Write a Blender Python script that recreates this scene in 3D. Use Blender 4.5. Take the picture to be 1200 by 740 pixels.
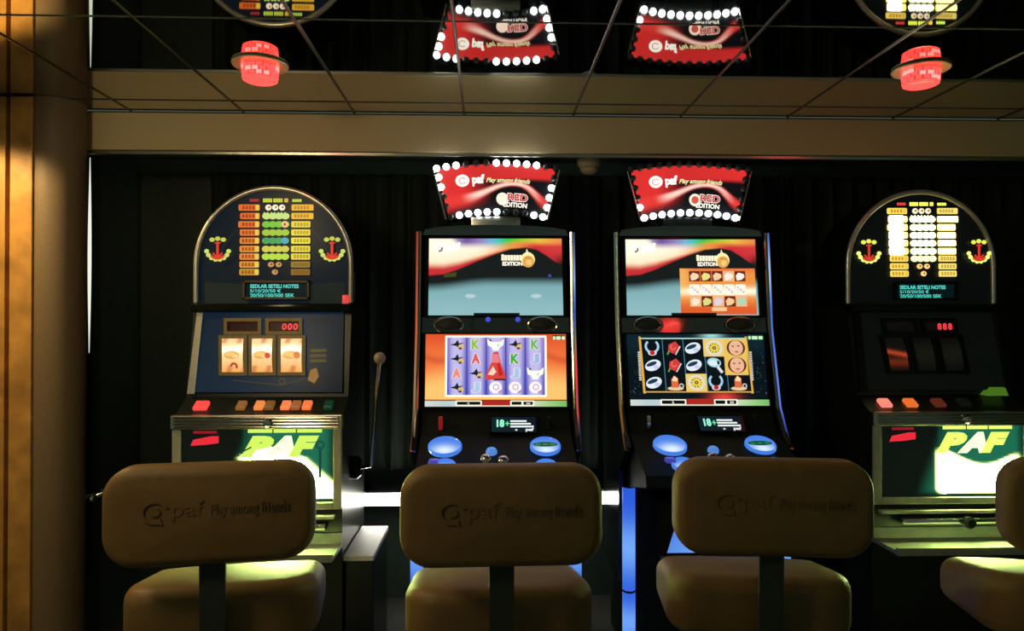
import bpy, bmesh, math, random
from mathutils import Vector, Matrix
random.seed(7)
for o in list(bpy.data.objects):
    bpy.data.objects.remove(o, do_unlink=True)
scene = bpy.context.scene
COL = scene.collection

# ------------------------------------------------------------------ camera
F_PX, W_PX, H_PX = 830.0, 1200.0, 740.0
YAW, PITCH = math.atan(28 / F_PX), math.atan(7 / F_PX)
EYE = Vector((0, 0, 1.30))
cam_data = bpy.data.cameras.new('camera')
cam_data.sensor_width = 36.0
cam_data.lens = 36.0 * F_PX / W_PX
cam_data.clip_start = 0.02
cam = bpy.data.objects.new('camera', cam_data)
cam.location = EYE
cam.rotation_euler = (math.pi / 2 + PITCH, 0, -YAW)
COL.objects.link(cam)
scene.camera = cam
ROT = cam.rotation_euler.to_matrix()


def at(px, py, Y):
    """point of the place at depth Y that was measured at a pixel of the photograph"""
    d = ROT @ Vector(((px - W_PX / 2) / F_PX, (H_PX / 2 - py) / F_PX, -1.0))
    return EYE + d * (Y / d.y)


# ------------------------------------------------------------------ world, lamps, exposure
world = bpy.data.worlds.new('dim_hall')
scene.world = world
world.use_nodes = True
bg = world.node_tree.nodes['Background']
bg.inputs['Color'].default_value = (0.74, 1.0, 0.78, 1)
bg.inputs['Strength'].default_value = 0.075
scene.view_settings.view_transform = 'Standard'
scene.view_settings.look = 'None'
scene.view_settings.gamma = 1.0
scene.view_settings.exposure = 0.0
scene.view_settings.use_curve_mapping = False


def lamp(name, kind, loc, power, color, **kw):
    d = bpy.data.lights.new(name, kind)
    d.energy = power
    d.color = color
    for k, v in kw.items():
        setattr(d, k, v)
    o = bpy.data.objects.new(name, d)
    o.location = loc
    COL.objects.link(o)
    return o


# warm ceiling lamp of the hall, behind and to the left of the viewer
lamp('hall_lamp', 'POINT', (-1.26, 0.80, 1.92), 18.5, (1.0, 0.76, 0.42), shadow_soft_size=0.14)
# recessed downlight in front of the wall panels at the left
sp = lamp('wall_downlight', 'SPOT', (-1.98, 2.22, 2.12), 50.0, (1.0, 0.70, 0.30),
          shadow_soft_size=0.03, spot_size=math.radians(142), spot_blend=0.25)


# ------------------------------------------------------------------ colour and materials
def lin(c):
    c = c / 255.0
    return c / 12.92 if c <= 0.04045 else ((c + 0.055) / 1.055) ** 2.4


def C(r, g, b, m=1.0):
    return (lin(r) * m, lin(g) * m, lin(b) * m)


def mixc(a, b, t):
    t = 0.0 if t < 0 else 1.0 if t > 1 else t
    return tuple(a[i] * (1 - t) + b[i] * t for i in range(3))


def sstep(a, b, x):
    t = (x - a) / (b - a)
    t = 0.0 if t < 0 else 1.0 if t > 1 else t
    return t * t * (3 - 2 * t)


MATS = {}


def mat(name, rgb, rough=0.5, metal=0.0, noise=0.12, nscale=30.0, bump=0.0, bscale=200.0, emit=None, estr=0.0, coat=0.0,
        stretch=(1, 1, 1), spec=0.5):
    if name in MATS:
        return MATS[name]
    m = bpy.data.materials.new(name)
    m.use_nodes = True
    nt = m.node_tree
    p = nt.nodes['Principled BSDF']
    p.inputs['Roughness'].default_value = rough
    p.inputs['Metallic'].default_value = metal
    p.inputs['Coat Weight'].default_value = coat
    p.inputs['Specular IOR Level'].default_value = spec
    tc = nt.nodes.new('ShaderNodeTexCoord')
    mp = nt.nodes.new('ShaderNodeMapping')
    mp.inputs['Scale'].default_value = stretch
    nt.links.new(tc.outputs['Object'], mp.inputs['Vector'])
    nz = nt.nodes.new('ShaderNodeTexNoise')
    nz.inputs['Scale'].default_value = nscale
    nz.inputs['Detail'].default_value = 4
    nt.links.new(mp.outputs['Vector'], nz.inputs['Vector'])
    rp = nt.nodes.new('ShaderNodeValToRGB')
    rp.color_ramp.elements[0].position = 0.3
    rp.color_ramp.elements[1].position = 0.7
    rp.color_ramp.elements[0].color = (*[c * (1 - noise) for c in rgb], 1)
    rp.color_ramp.elements[1].color = (*[min(1, c * (1 + noise)) for c in rgb], 1)
    nt.links.new(nz.outputs['Fac'], rp.inputs['Fac'])
    nt.links.new(rp.outputs['Color'], p.inputs['Base Color'])
    if bump > 0:
        n2 = nt.nodes.new('ShaderNodeTexNoise')
        n2.inputs['Scale'].default_value = bscale
        n2.inputs['Detail'].default_value = 3
        nt.links.new(mp.outputs['Vector'], n2.inputs['Vector'])
        b = nt.nodes.new('ShaderNodeBump')
        b.inputs['Strength'].default_value = bump
        b.inputs['Distance'].default_value = 0.002
        nt.links.new(n2.outputs['Fac'], b.inputs['Height'])
        nt.links.new(b.outputs['Normal'], p.inputs['Normal'])
    if emit:
        p.inputs['Emission Color'].default_value = (*emit, 1)
        p.inputs['Emission Strength'].default_value = estr
    MATS[name] = m
    return m


def mat_print(strength=1.0, rough=0.25):
    """backlit glass or a screen: the picture is carried by the colour attribute of the flat mesh"""
    name = 'lit_picture_%.2f' % strength
    if name in MATS:
        return MATS[name]
    m = bpy.data.materials.new(name)
    m.use_nodes = True
    nt = m.node_tree
    p = nt.nodes['Principled BSDF']
    p.inputs['Base Color'].default_value = (0.012, 0.014, 0.014, 1)
    p.inputs['Roughness'].default_value = rough
    p.inputs['Specular IOR Level'].default_value = 0.12
    a = nt.nodes.new('ShaderNodeAttribute')
    a.attribute_name = 'Col'
    nt.links.new(a.outputs['Color'], p.inputs['Emission Color'])
    p.inputs['Emission Strength'].default_value = strength
    MATS[name] = m
    return m


M_BLACK = mat('black_gloss_plastic', (0.008, 0.010, 0.009), 0.14, noise=0.2, spec=0.22)
M_BODY = mat('black_laminate', (0.014, 0.018, 0.015), 0.30, noise=0.2, bump=0.05)
M_MATTE = mat('black_matte', (0.03, 0.036, 0.03), 0.6)
M_CHROME = mat('chrome', (0.80, 0.79, 0.74), 0.12, 1.0, noise=0.06)
M_BRUSHED = mat('brushed_steel', (0.62, 0.60, 0.52), 0.30, 1.0, noise=0.12, nscale=12, stretch=(1, 40, 40))
M_GREYPOST = mat('pale_frame_metal', (0.55, 0.56, 0.46), 0.35, 0.3, noise=0.1)
M_LEATHER = mat('tan_leather', C(120, 92, 48), 0.55, noise=0.10, nscale=18, bump=0.25, bscale=420)
M_FASCIA = mat('beige_paint', C(216, 196, 150), 0.6, noise=0.05, nscale=260, bump=0.08, bscale=600)
M_COLUMN = mat('taupe_laminate', C(124, 104, 78), 0.55, noise=0.06, nscale=90)
M_GOLD = mat('gold_wall_covering', C(190, 140, 70), 0.45, noise=0.35, nscale=9, bump=0.2, bscale=60)
M_MIRROR = mat('dark_mirror_tile', (0.60, 0.60, 0.55), 0.025, 1.0, noise=0.03)
M_BAR = mat('tile_trim_metal', (0.15, 0.145, 0.13), 0.30, 1.0, noise=0.1)
M_WALL = mat('black_wall_panel', (0.035, 0.052, 0.04), 0.35, noise=0.15)
M_CURTAIN = mat('dark_curtain_cloth', (0.020, 0.029, 0.022), 0.7, spec=0.2, noise=0.25, nscale=40, stretch=(1, 1, 0.05))
M_CARPET = mat('dark_carpet', (0.03, 0.03, 0.028), 0.9, noise=0.3, nscale=120, bump=0.4)
M_CAB = mat('black_textured_cabinet', (0.010, 0.013, 0.011), 0.55, noise=0.2, spec=0.15)
M_SMOKED = mat('smoked_mirror', (0.30, 0.30, 0.30), 0.06, 1.0, noise=0.05)
M_DARKGLASS = mat('dark_glass', (0.012, 0.014, 0.014), 0.08)


# ------------------------------------------------------------------ mesh builder
class MB:
    def __init__(self):
        self.v, self.f = [], []

    def add(self, vs, fs):
        n = len(self.v)
        self.v += [tuple(p) for p in vs]
        self.f += [tuple(n + i for i in q) for q in fs]
        return self

    def box(self, x0, x1, y0, y1, z0, z1):
        vs = [(x, y, z) for z in (z0, z1) for y in (y0, y1) for x in (x0, x1)]
        return self.add(vs, [(0, 2, 3, 1), (4, 5, 7, 6), (0, 1, 5, 4), (2, 6, 7, 3), (0, 4, 6, 2), (1, 3, 7, 5)])

    def bbox(self, x0, x1, y0, y1, z0, z1, r=0.004):
        """box with chamfered edges"""
        bm = bmesh.new()
        bmesh.ops.create_cube(bm, size=1)
        for v in bm.verts:
            v.co = Vector(((x0 + x1) / 2 + v.co.x * (x1 - x0), (y0 + y1) / 2 + v.co.y * (y1 - y0), (z0 + z1) / 2 + v.co.z * (z1 - z0)))
        bmesh.ops.bevel(bm, geom=list(bm.edges), offset=r, segments=2, affect='EDGES', profile=0.5)
        bm.verts.index_update()
        self.add([v.co for v in bm.verts], [[v.index for v in f.verts] for f in bm.faces])
        bm.free()
        return self

    def prism(self, pts, a0, a1, axis='x'):
        """closed outline swept along an axis; outline is (y,z) for x, (x,z) for y, (x,y) for z"""
        n = len(pts)
        def P(p, a):
            return (a, p[0], p[1]) if axis == 'x' else (p[0], a, p[1]) if axis == 'y' else (p[0], p[1], a)
        vs = [P(p, a0) for p in pts] + [P(p, a1) for p in pts]
        fs = [tuple(range(n))[::-1], tuple(range(n, 2 * n))]
        fs += [(i, (i + 1) % n, n + (i + 1) % n, n + i) for i in range(n)]
        return self.add(vs, fs)

    def tube(self, path, r, n=8, closed=False, rs=None):
        path = [Vector(p) for p in path]
        m = len(path)
        rings = []
        up = None
        for i, p in enumerate(path):
            a = path[(i - 1) % m] if (closed or i > 0) else p
            b = path[(i + 1) % m] if (closed or i < m - 1) else p
            t = (b - a).normalized()
            if up is None:
                up = Vector((0, 0, 1)) if abs(t.z) < 0.9 else Vector((0, 1, 0))
            s = t.cross(up).normalized()
            up = s.cross(t).normalized()
            rr = rs[i] if rs else r
            rings.append([p + (s * math.cos(2 * math.pi * k / n) + up * math.sin(2 * math.pi * k / n)) * rr for k in range(n)])
        vs = [q for rg in rings for q in rg]
        fs = []
        for i in range(m if closed else m - 1):
            j = (i + 1) % m
            fs += [(i * n + k, i * n + (k + 1) % n, j * n + (k + 1) % n, j * n + k) for k in range(n)]
        if not closed:
            fs += [tuple(range(n))[::-1], tuple((m - 1) * n + k for k in range(n))]
        return self.add(vs, fs)

    def lathe(self, prof, n=24, center=(0, 0, 0), mtx=None):
        """profile of (radius, height) about z"""
        vs, fs = [], []
        c = Vector(center)
        for r, h in prof:
            for k in range(n):
                a = 2 * math.pi * k / n
                p = Vector((r * math.cos(a), r * math.sin(a), h))
                vs.append((mtx @ p if mtx else p) + c)
        for i in range(len(prof) - 1):
            fs += [(i * n + k, i * n + (k + 1) % n, (i + 1) * n + (k + 1) % n, (i + 1) * n + k) for k in range(n)]
        fs.append(tuple(range(n))[::-1])
        fs.append(tuple((len(prof) - 1) * n + k for k in range(n)))
        return self.add(vs, fs)

    def build(self, name, material, parent=None, smooth=False, label=None, loc=None):
        me = bpy.data.meshes.new(name)
        me.from_pydata(self.v, [], self.f)
        bm = bmesh.new()
        bm.from_mesh(me)
        bmesh.ops.remove_doubles(bm, verts=bm.verts, dist=1e-6)
        bmesh.ops.recalc_face_normals(bm, faces=bm.faces)
        bm.to_mesh(me)
        bm.free()
        me.materials.append(material)
        if smooth:
            for p in me.polygons:
                p.use_smooth = True
            if hasattr(me, 'set_sharp_from_angle'):
                me.set_sharp_from_angle(angle=math.radians(40))
        o = bpy.data.objects.new(name, me)
        COL.objects.link(o)
        if parent:
            o.parent = parent
        if label:
            o['label'] = label
        if loc is not None:
            o.location = loc
        return o


def thing(name, label, cat, loc=(0, 0, 0), rz=0.0, group=None):
    o = bpy.data.objects.new(name, None)
    o.empty_display_size = 0.1
    o.location = loc
    o.rotation_euler = (0, 0, rz)
    o['label'] = label
    o['category'] = cat
    if group:
        o['group'] = group
    COL.objects.link(o)
    return o


def tag(o, label, cat=None, group=None, kind=None):
    o['label'] = label
    if cat:
        o['category'] = cat
    if group:
        o['group'] = group
    if kind:
        o['kind'] = kind
    return o


TEXT = {}


def text_mesh(s, bold=0.0, shear=0.0, space=1.0):
    key = (s, bold, shear, space)
    if key not in TEXT:
        cu = bpy.data.curves.new('t', 'FONT')
        cu.body = s
        cu.resolution_u = 3
        cu.offset = bold
        cu.shear = shear
        cu.space_character = space
        o = bpy.data.objects.new('t', cu)
        COL.objects.link(o)
        me = bpy.data.meshes.new_from_object(o)
        vs = [tuple(v.co) for v in me.vertices]
        fs = [tuple(p.vertices) for p in me.polygons]
        bpy.data.objects.remove(o, do_unlink=True)
        bpy.data.meshes.remove(me)
        bpy.data.curves.remove(cu)
        xs = [v[0] for v in vs]
        ys = [v[1] for v in vs]
        TEXT[key] = (vs, fs, min(xs), max(xs), min(ys), max(ys))
    return TEXT[key]


class Canvas:
    """flat picture on a glass: drawn in the units of `rect`, laid on the quad TL TR BR BL"""
    def __init__(self, rect, TL, TR, BR, BL, warp=None):
        self.rect = rect
        self.q = [Vector(p) for p in (TL, TR, BR, BL)]
        self.n = (self.q[3] - self.q[0]).cross(self.q[1] - self.q[0]).normalized()
        if self.n.y > 0:
            self.n = -self.n
        self.v, self.f, self.c = [], [], []
        self.layer = 0
        self.warp = warp

    def P(self, x, y):
        x0, y0, x1, y1 = self.rect
        s, t = (x - x0) / (x1 - x0), (y - y0) / (y1 - y0)
        if self.warp:
            s, t = self.warp(s, t)
        a = self.q[0].lerp(self.q[1], s)
        b = self.q[3].lerp(self.q[2], s)
        return a.lerp(b, t) + self.n * (0.00012 * self.layer)

    def grid(self, nx, ny, fn, rect=None):
        x0, y0, x1, y1 = rect or self.rect
        self.layer += 1
        base = len(self.v)
        cols = []
        for j in range(ny + 1):
            for i in range(nx + 1):
                s, t = i / nx, j / ny
                self.v.append(self.P(x0 + (x1 - x0) * s, y0 + (y1 - y0) * t))
                cols.append(fn(s, t))
        for j in range(ny):
            for i in range(nx):
                q = (j * (nx + 1) + i, j * (nx + 1) + i + 1, (j + 1) * (nx + 1) + i + 1, (j + 1) * (nx + 1) + i)
                self.f.append(tuple(base + k for k in q))
                self.c.append([cols[k] for k in q])
        return self

    def poly(self, pts, col, up=1):
        self.layer += up
        base = len(self.v)
        self.v += [self.P(*p) for p in pts]
        self.f.append(tuple(range(base, base + len(pts))))
        self.c.append([col] * len(pts) if not isinstance(col, list) else col)
        return self

    def box(self, x0, y0, x1, y1, col, col2=None, up=1):
        c = col if col2 is None else [col, col, col2, col2]
        return self.poly([(x0, y0), (x1, y0), (x1, y1), (x0, y1)], c, up)

    def rbox(self, x0, y0, x1, y1, r, col, up=1):
        pts = []
        for cx, cy, a0 in ((x1 - r, y0 + r, -90), (x1 - r, y1 - r, 0), (x0 + r, y1 - r, 90), (x0 + r, y0 + r, 180)):
            for k in range(4):
                a = math.radians(a0 + k * 30)
                pts.append((cx + r * math.cos(a), cy + r * math.sin(a)))
        return self.poly(pts, col, up)

    def ell(self, cx, cy, rx, ry, col, n=14, a0=0, a1=360, rot=0.0, up=1):
        full = abs(a1 - a0) >= 360
        m = n if full else n + 1
        pts = []
        for k in range(m):
            a = math.radians(a0 + (a1 - a0) * k / n)
            x, y = rx * math.cos(a), ry * math.sin(a)
            pts.append((cx + x * math.cos(rot) - y * math.sin(rot), cy + x * math.sin(rot) + y * math.cos(rot)))
        return self.poly(pts, col, up)

    def ring(self, cx, cy, r0, r1, col, n=16, a0=0, a1=360, ky=1.0, up=1):
        self.layer += up
        base = len(self.v)
        for k in range(n + 1):
            a = math.radians(a0 + (a1 - a0) * k / n)
            for r in (r0, r1):
                self.v.append(self.P(cx + r * math.cos(a), cy + ky * r * math.sin(a)))
        for k in range(n):
            self.f.append((base + 2 * k, base + 2 * k + 1, base + 2 * k + 3, base + 2 * k + 2))
            self.c.append([col] * 4)
        return self

    def line(self, x0, y0, x1, y1, w, col, up=1):
        dx, dy = x1 - x0, y1 - y0
        L = math.hypot(dx, dy) or 1
        nx, ny = -dy / L * w / 2, dx / L * w / 2
        return self.poly([(x0 + nx, y0 + ny), (x1 + nx, y1 + ny), (x1 - nx, y1 - ny), (x0 - nx, y0 - ny)], col, up)

    def text(self, s, x0, y0, x1, y1, col, bold=0.0, shear=0.0, slope=0.0, up=1):
        """text fitted into a box (y downwards)"""
        vs, fs, ax, bx, ay, by = text_mesh(s, bold, shear)
        self.layer += up
        base = len(self.v)
        for v in vs:
            u = (v[0] - ax) / (bx - ax)
            w = (v[1] - ay) / (by - ay)
            x = x0 + (x1 - x0) * u
            self.v.append(self.P(x, y1 + (y0 - y1) * w + slope * (x - x0)))
        for q in fs:
            self.f.append(tuple(base + k for k in q))
            self.c.append([col] * len(q))
        return self

    def build(self, name, material, parent, label=None):
        me = bpy.data.meshes.new(name)
        me.from_pydata([tuple(p) for p in self.v], [], self.f)
        a = me.color_attributes.new('Col', 'FLOAT_COLOR', 'CORNER')
        buf = []
        for cs in self.c:
            for c in cs:
                buf += [c[0], c[1], c[2], 1.0]
        a.data.foreach_set('color', buf)
        me.materials.append(material)
        o = bpy.data.objects.new(name, me)
        COL.objects.link(o)
        o.parent = parent
        if label:
            o['label'] = label
        return o


def round_rect(w, h, r, n=6):
    pts = []
    for cx, cy, a0 in ((w / 2 - r, h / 2 - r, 0), (-w / 2 + r, h / 2 - r, 90), (-w / 2 + r, -h / 2 + r, 180), (w / 2 - r, -h / 2 + r, 270)):
        for k in range(n + 1):
            a = math.radians(a0 + 90 * k / n)
            pts.append((cx + r * math.cos(a), cy + r * math.sin(a)))
    return pts


# ================================================================== THE SETTING
FASCIA_Y = 2.85
CEIL = at(600, 134, FASCIA_Y).z            # ceiling height, about 2.14 m
SOFFIT = at(600, 179, FASCIA_Y).z
BACK_Y = 3.36
XL, XR, YF = -3.2, 2.95, -0.9

fl = MB().box(XL, XR, YF, BACK_Y, -0.04, 0).build('floor', M_CARPET)
tag(fl, 'dark carpeted floor in the shade under the stools', kind='structure')

wb = MB().box(-1.9, XR, BACK_Y, BACK_Y + 0.05, 0, SOFFIT).build('wall_back', M_WALL)
tag(wb, 'black glossy wall behind the row of machines', kind='structure')
wr = MB().box(XR, XR + 0.05, 1.0, BACK_Y, 0, CEIL).build('wall_right', M_WALL)
tag(wr, 'black wall at the dark right end', kind='structure')

# left wall of gold panels with dark joints, facing the viewer
wl = MB().box(XL, -1.70, 2.70, 2.75, 0, CEIL).build('wall_left', M_MATTE)
tag(wl, 'gold covered wall panels with dark joints at the left edge', kind='structure')
xa = at(9, 400, 2.66).x
xb = at(35.5, 400, 2.66).x
x1 = at(4, 400, 2.66).x
MB().bbox(xa, xb, 2.665, 2.70, 0.0, CEIL - 0.005, 0.003).build('panel', M_GOLD, wl)
MB().bbox(x1 - 0.5, x1, 2.665, 2.70, 0.0, CEIL - 0.005, 0.003).build('panel', M_GOLD, wl)
MB().bbox(x1 - 1.02, x1 - 0.515, 2.665, 2.70, 0.0, CEIL - 0.005, 0.003).build('panel', M_GOLD, wl)

# rounded taupe column
cpos = at(66.5, 400, 2.765)
CR = 0.096
cx0, cx1 = cpos.x - CR, cpos.x + CR
pts = [(cpos.x + CR * math.cos(2 * math.pi * k / 64), cpos.y + CR * math.sin(2 * math.pi * k / 64)) for k in range(64)]
co = MB().prism(pts, 0, CEIL - 0.001, 'z').build('trim_1', M_COLUMN, smooth=True)
tag(co, 'round taupe column at the left of the alcove', kind='structure')

# alcove side wall behind the column
wa = MB().box(cx0, at(99, 400, 2.90).x, 2.90, BACK_Y, 0, SOFFIT).build('wall_alcove', M_WALL)
tag(wa, 'black return wall of the alcove behind the column', kind='structure')

# fascia beam and soffit
fa = MB().bbox(cx0, XR, FASCIA_Y, FASCIA_Y + 0.06, SOFFIT, CEIL - 0.007, 0.003).build('trim_2', M_FASCIA)
tag(fa, 'beige fascia beam running above the machines', kind='structure')
MB().box(cx0, XR, FASCIA_Y + 0.012, BACK_Y, CEIL - 0.0065, CEIL).build('shadow_gap', M_MATTE, fa)
MB().bbox(-1.66, XR, FASCIA_Y + 0.01, FASCIA_Y + 0.055, SOFFIT - 0.016, SOFFIT - 0.001, 0.003).build('lip', M_BRUSHED, fa)
so = MB().box(-1.66, XR, FASCIA_Y + 0.06, BACK_Y, SOFFIT, SOFFIT + 0.02).build('ceiling_alcove', M_WALL)
tag(so, 'black underside of the alcove behind the fascia', kind='structure')

# added out-of-view block that keeps the hall lamp off the panel tops
bh = MB().bbox(XL, -1.405, 0.95, 1.62, SOFFIT - 0.03, CEIL - 0.004, 0.004).build('shade_block', M_MATTE)
tag(bh, 'dark block added out of view at the far left to shade the wall panels', kind='structure')

# mirror tiled ceiling
ce = MB().box(XL, XR, YF, FASCIA_Y + 0.01, CEIL + 0.004, CEIL + 0.05).build('ceiling', M_MATTE)
tag(ce, 'dark mirror tiled ceiling with thin metal seams', kind='structure')
TX, TY = 0.44, 0.74
xs = [-0.096 + TX * k for k in range(-8, 9)]
xs = [XL] + [x for x in xs if XL < x < XR] + [XR]
ys = [2.71 - TY * k for k in range(0, 6)]
ys = [FASCIA_Y] + [y for y in ys if y > YF] + [YF]
for i in range(len(xs) - 1):
    for j in range(len(ys) - 1):
        a, b, c, d = xs[i], xs[i + 1], ys[j + 1], ys[j]
        w, h = b - a - 0.008, d - c - 0.008
        t = MB().box(-w / 2, w / 2, -h / 2, h / 2, 0, 0.004).build('tile', M_MIRROR, ce)
        t.location = ((a + b) / 2, (c + d) / 2, CEIL)
        t.rotation_euler = (random.uniform(-1, 1) * 0.0012, random.uniform(-1, 1) * 0.0012, 0)
for x in xs[1:-1]:
    MB().prism([(x - 0.005, CEIL + 0.003), (x - 0.005, CEIL - 0.0015), (x - 0.0025, CEIL - 0.0035), (x + 0.0025, CEIL - 0.0035),
                (x + 0.005, CEIL - 0.0015), (x + 0.005, CEIL + 0.003)], YF, FASCIA_Y, 'y').build('seam_bar', M_BAR, ce)
for y in ys[1:-1]:
    MB().prism([(y - 0.004, CEIL + 0.003), (y - 0.004, CEIL - 0.001), (y - 0.002, CEIL - 0.002), (y + 0.002, CEIL - 0.002),
                (y + 0.004, CEIL - 0.001), (y + 0.004, CEIL + 0.003)], XL, XR, 'x').build('seam_bar', M_MATTE, ce)

# dark pleated curtain on the back wall
mb = MB()
cv, cf = [], []
nx = 420
x0c, x1c = -1.28, 2.85
for i in range(nx + 1):
    x = x0c + (x1c - x0c) * i / nx
    f = 0.020 * math.sin(x * 62 + 1.3 * math.sin(x * 7)) + 0.008 * math.sin(x * 131)
    for z, k in ((0.62, 1.15), (1.2, 1.0), (SOFFIT - 0.07, 0.85), (SOFFIT - 0.001, 0.45)):
        cv.append((x, 3.295 + f * k, z))
for i in range(nx):
    for k in range(3):
        cf.append((i * 4 + k, (i + 1) * 4 + k, (i + 1) * 4 + k + 1, i * 4 + k + 1))
cur = mb.add(cv, cf).build('curtain', M_CURTAIN, smooth=True)
tag(cur, 'dark pleated curtain hanging behind the row of machines', 'curtain')

# highlight painted as a glowing strip at the alcove's left corner, and an added knob
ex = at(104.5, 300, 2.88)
le = thing('edge_highlight', 'thin vertical white highlight beside the left column, made as a glowing strip', 'painted highlight', (ex.x, 2.88, 0))
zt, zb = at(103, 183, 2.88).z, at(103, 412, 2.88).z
MB().bbox(-0.008, 0.008, 0.006, 0.02, zb - 0.9, zt - 0.004, 0.002).build('highlight_backing', M_BLACK, le)
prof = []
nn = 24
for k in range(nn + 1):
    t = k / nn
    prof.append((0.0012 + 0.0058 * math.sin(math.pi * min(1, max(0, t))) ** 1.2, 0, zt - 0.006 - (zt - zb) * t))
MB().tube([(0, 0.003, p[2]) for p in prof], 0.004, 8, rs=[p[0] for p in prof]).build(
    'tube', mat('white_highlight', (0.8, 0.8, 0.75), 0.3, emit=(0.92, 1.0, 0.82), estr=0.9), le, smooth=True)
kp = at(105, 585, 2.86)
kn = thing('glint_knob', 'small chrome knob added for a bright reflection low beside the left column', 'knob', (kp.x, 2.90, kp.z))  # knob added to give the bright reflection low on the edge
MB().lathe([(0.0, -0.05), (0.010, -0.048), (0.019, -0.038), (0.021, -0.026), (0.015, -0.014), (0.008, -0.008), (0.008, 0.03)], 20,
           mtx=Matrix.Rotation(-math.pi / 2, 3, 'X')).build('knob', M_CHROME, kn, smooth=True)  # body of the knob added for the bright reflection
MB().lathe([(0.0, 0.02), (0.024, 0.02), (0.024, 0.034), (0.0, 0.034)], 20, mtx=Matrix.Rotation(-math.pi / 2, 3, 'X')).build('rose', M_CHROME, kn, smooth=True)

# smoke detector on the soffit between the signs
sd = at(690, 190, 2.97)
de = thing('smoke_detector', 'round beige detector dome under the fascia between the signs', 'smoke detector', (sd.x, 2.97, SOFFIT))
M_DET = mat('beige_plastic', C(170, 150, 110), 0.5)
MB().lathe([(0.0, 0.0), (0.050, 0.0), (0.052, -0.012), (0.049, -0.022), (0.0, -0.022)], 28).build('base', M_DET, de, smooth=True)
MB().lathe([(0.044, -0.022), (0.042, -0.030), (0.036, -0.034), (0.038, -0.040), (0.033, -0.050), (0.020, -0.058), (0.0, -0.060)], 28).build('dome', M_DET, de, smooth=True)


# ================================================================== RED CEILING LAMPS
def red_lamp(px, py, Y, label):
    p = at(px, py, Y)
    t = thing('ceiling_lamp', label, 'ceiling lamp', (p.x, Y, CEIL), group='red crystal ceiling lamps')
    MB().lathe([(0.058, 0.0), (0.088, -0.001), (0.0925, -0.005), (0.0905, -0.010), (0.062, -0.013), (0.058, -0.012)], 40).build(
        'flange', mat('lamp_flange_metal', (0.75, 0.66, 0.48), 0.35, 0.6), t, smooth=True)
    hot = mat('red_crystal_hot', (0.5, 0.05, 0.04), 0.2, emit=(3.6, 0.46, 0.40), estr=1.0)
    mid = mat('red_crystal', (0.4, 0.03, 0.03), 0.2, emit=(2.6, 0.125, 0.105), estr=1.0)
    dim = mat('red_crystal_deep', (0.3, 0.02, 0.02), 0.2, emit=(1.6, 0.035, 0.035), estr=1.0)
    MB().lathe([(0.0, -0.004), (0.054, -0.004), (0.054, -0.066), (0.046, -0.068), (0.0, -0.068)], 32).build('core', dim, t, smooth=True)
    nseg = 14
    for row, (z0, z1, r) in enumerate(((-0.0150, -0.0290, 0.0605), (-0.0320, -0.0460, 0.0600), (-0.0490, -0.0630, 0.0585))):
        for k in range(nseg):
            a = 2 * math.pi * (k + 0.5 * (row % 2)) / nseg
            da = math.pi / nseg * 0.86
            ro, ri = r, r - 0.009
            vs = []
            for z, cut in ((z0, 0.0025), (z1, 0.0025)):
                for aa, rr in ((a - da, ri), (a - da * 0.75, ro), (a + da * 0.75, ro), (a + da, ri)):
                    vs.append((rr * math.cos(aa), rr * math.sin(aa), z))
            fs = [(0, 1, 2, 3), (7, 6, 5, 4), (0, 4, 5, 1), (1, 5, 6, 2), (2, 6, 7, 3), (3, 7, 4, 0)]
            MB().add(vs, fs).build('crystal', hot if (k * 3 + row) % 7 in (0, 3) else mid, t)
    MB().lathe([(0.030, -0.068), (0.056, -0.066), (0.057, -0.072), (0.050, -0.077), (0.034, -0.077)], 32).build('rim', mid, t, smooth=True)
    MB().lathe([(0.0, -0.069), (0.032, -0.069), (0.032, -0.074), (0.0, -0.075)], 24).build(
        'lens', mat('amber_lens', (0.6, 0.2, 0.05), 0.3, emit=(2.4, 0.26, 0.05), estr=1.0), t, smooth=True)
    t.scale = (0.96, 0.96, 0.74)
    return t


red_lamp(305, 75, 2.32, 'glowing red crystal ceiling lamp above the left blue machine')
tl = red_lamp(600, 79, 2.30, 'glowing red crystal ceiling lamp nearest the viewer, mirrored in the jewel game machine')
tl.location.x, tl.location.y = 1.12, 1.43
red_lamp(1079, 79, 2.29, 'glowing red crystal ceiling lamp above the right dark machine')

# ================================================================== FLUORESCENT TUBE AND STEEL SHELF
tz = at(450, 587, 3.12).z
tx0, tx1 = at(405, 587, 3.12).x, at(716, 587, 3.12).x
ft = thing('tube_light', 'white fluorescent tube glowing low behind the left video machine', 'tube light', ((tx0 + tx1) / 2, 3.12, tz))
hw = (tx1 - tx0) / 2
MB().bbox(-hw, hw, 0.02, 0.06, -0.03, 0.03, 0.004).build('batten', mat('white_enamel', (0.75, 0.75, 0.7), 0.4), ft)
MB().tube([(-hw + 0.02, 0, 0), (hw - 0.02, 0, 0)], 0.022, 14).build(
    'tube', mat('fluorescent_glass', (0.9, 0.9, 0.9), 0.3, emit=(1.0, 0.97, 0.84), estr=15.0), ft, smooth=True)
for s in (-0.9, 0.9):
    MB().bbox(s * hw - 0.015, s * hw + 0.015, 0.058, BACK_Y - 3.12, -0.015, 0.015, 0.003).build('bracket', M_MATTE, ft)
for s in (-1, 1):
    MB().bbox(min(s * hw, s * (hw - 0.03)), max(s * hw, s * (hw - 0.03)), -0.02, 0.022, -0.024, 0.024, 0.004).build('holder', M_GREYPOST, ft)

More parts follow.
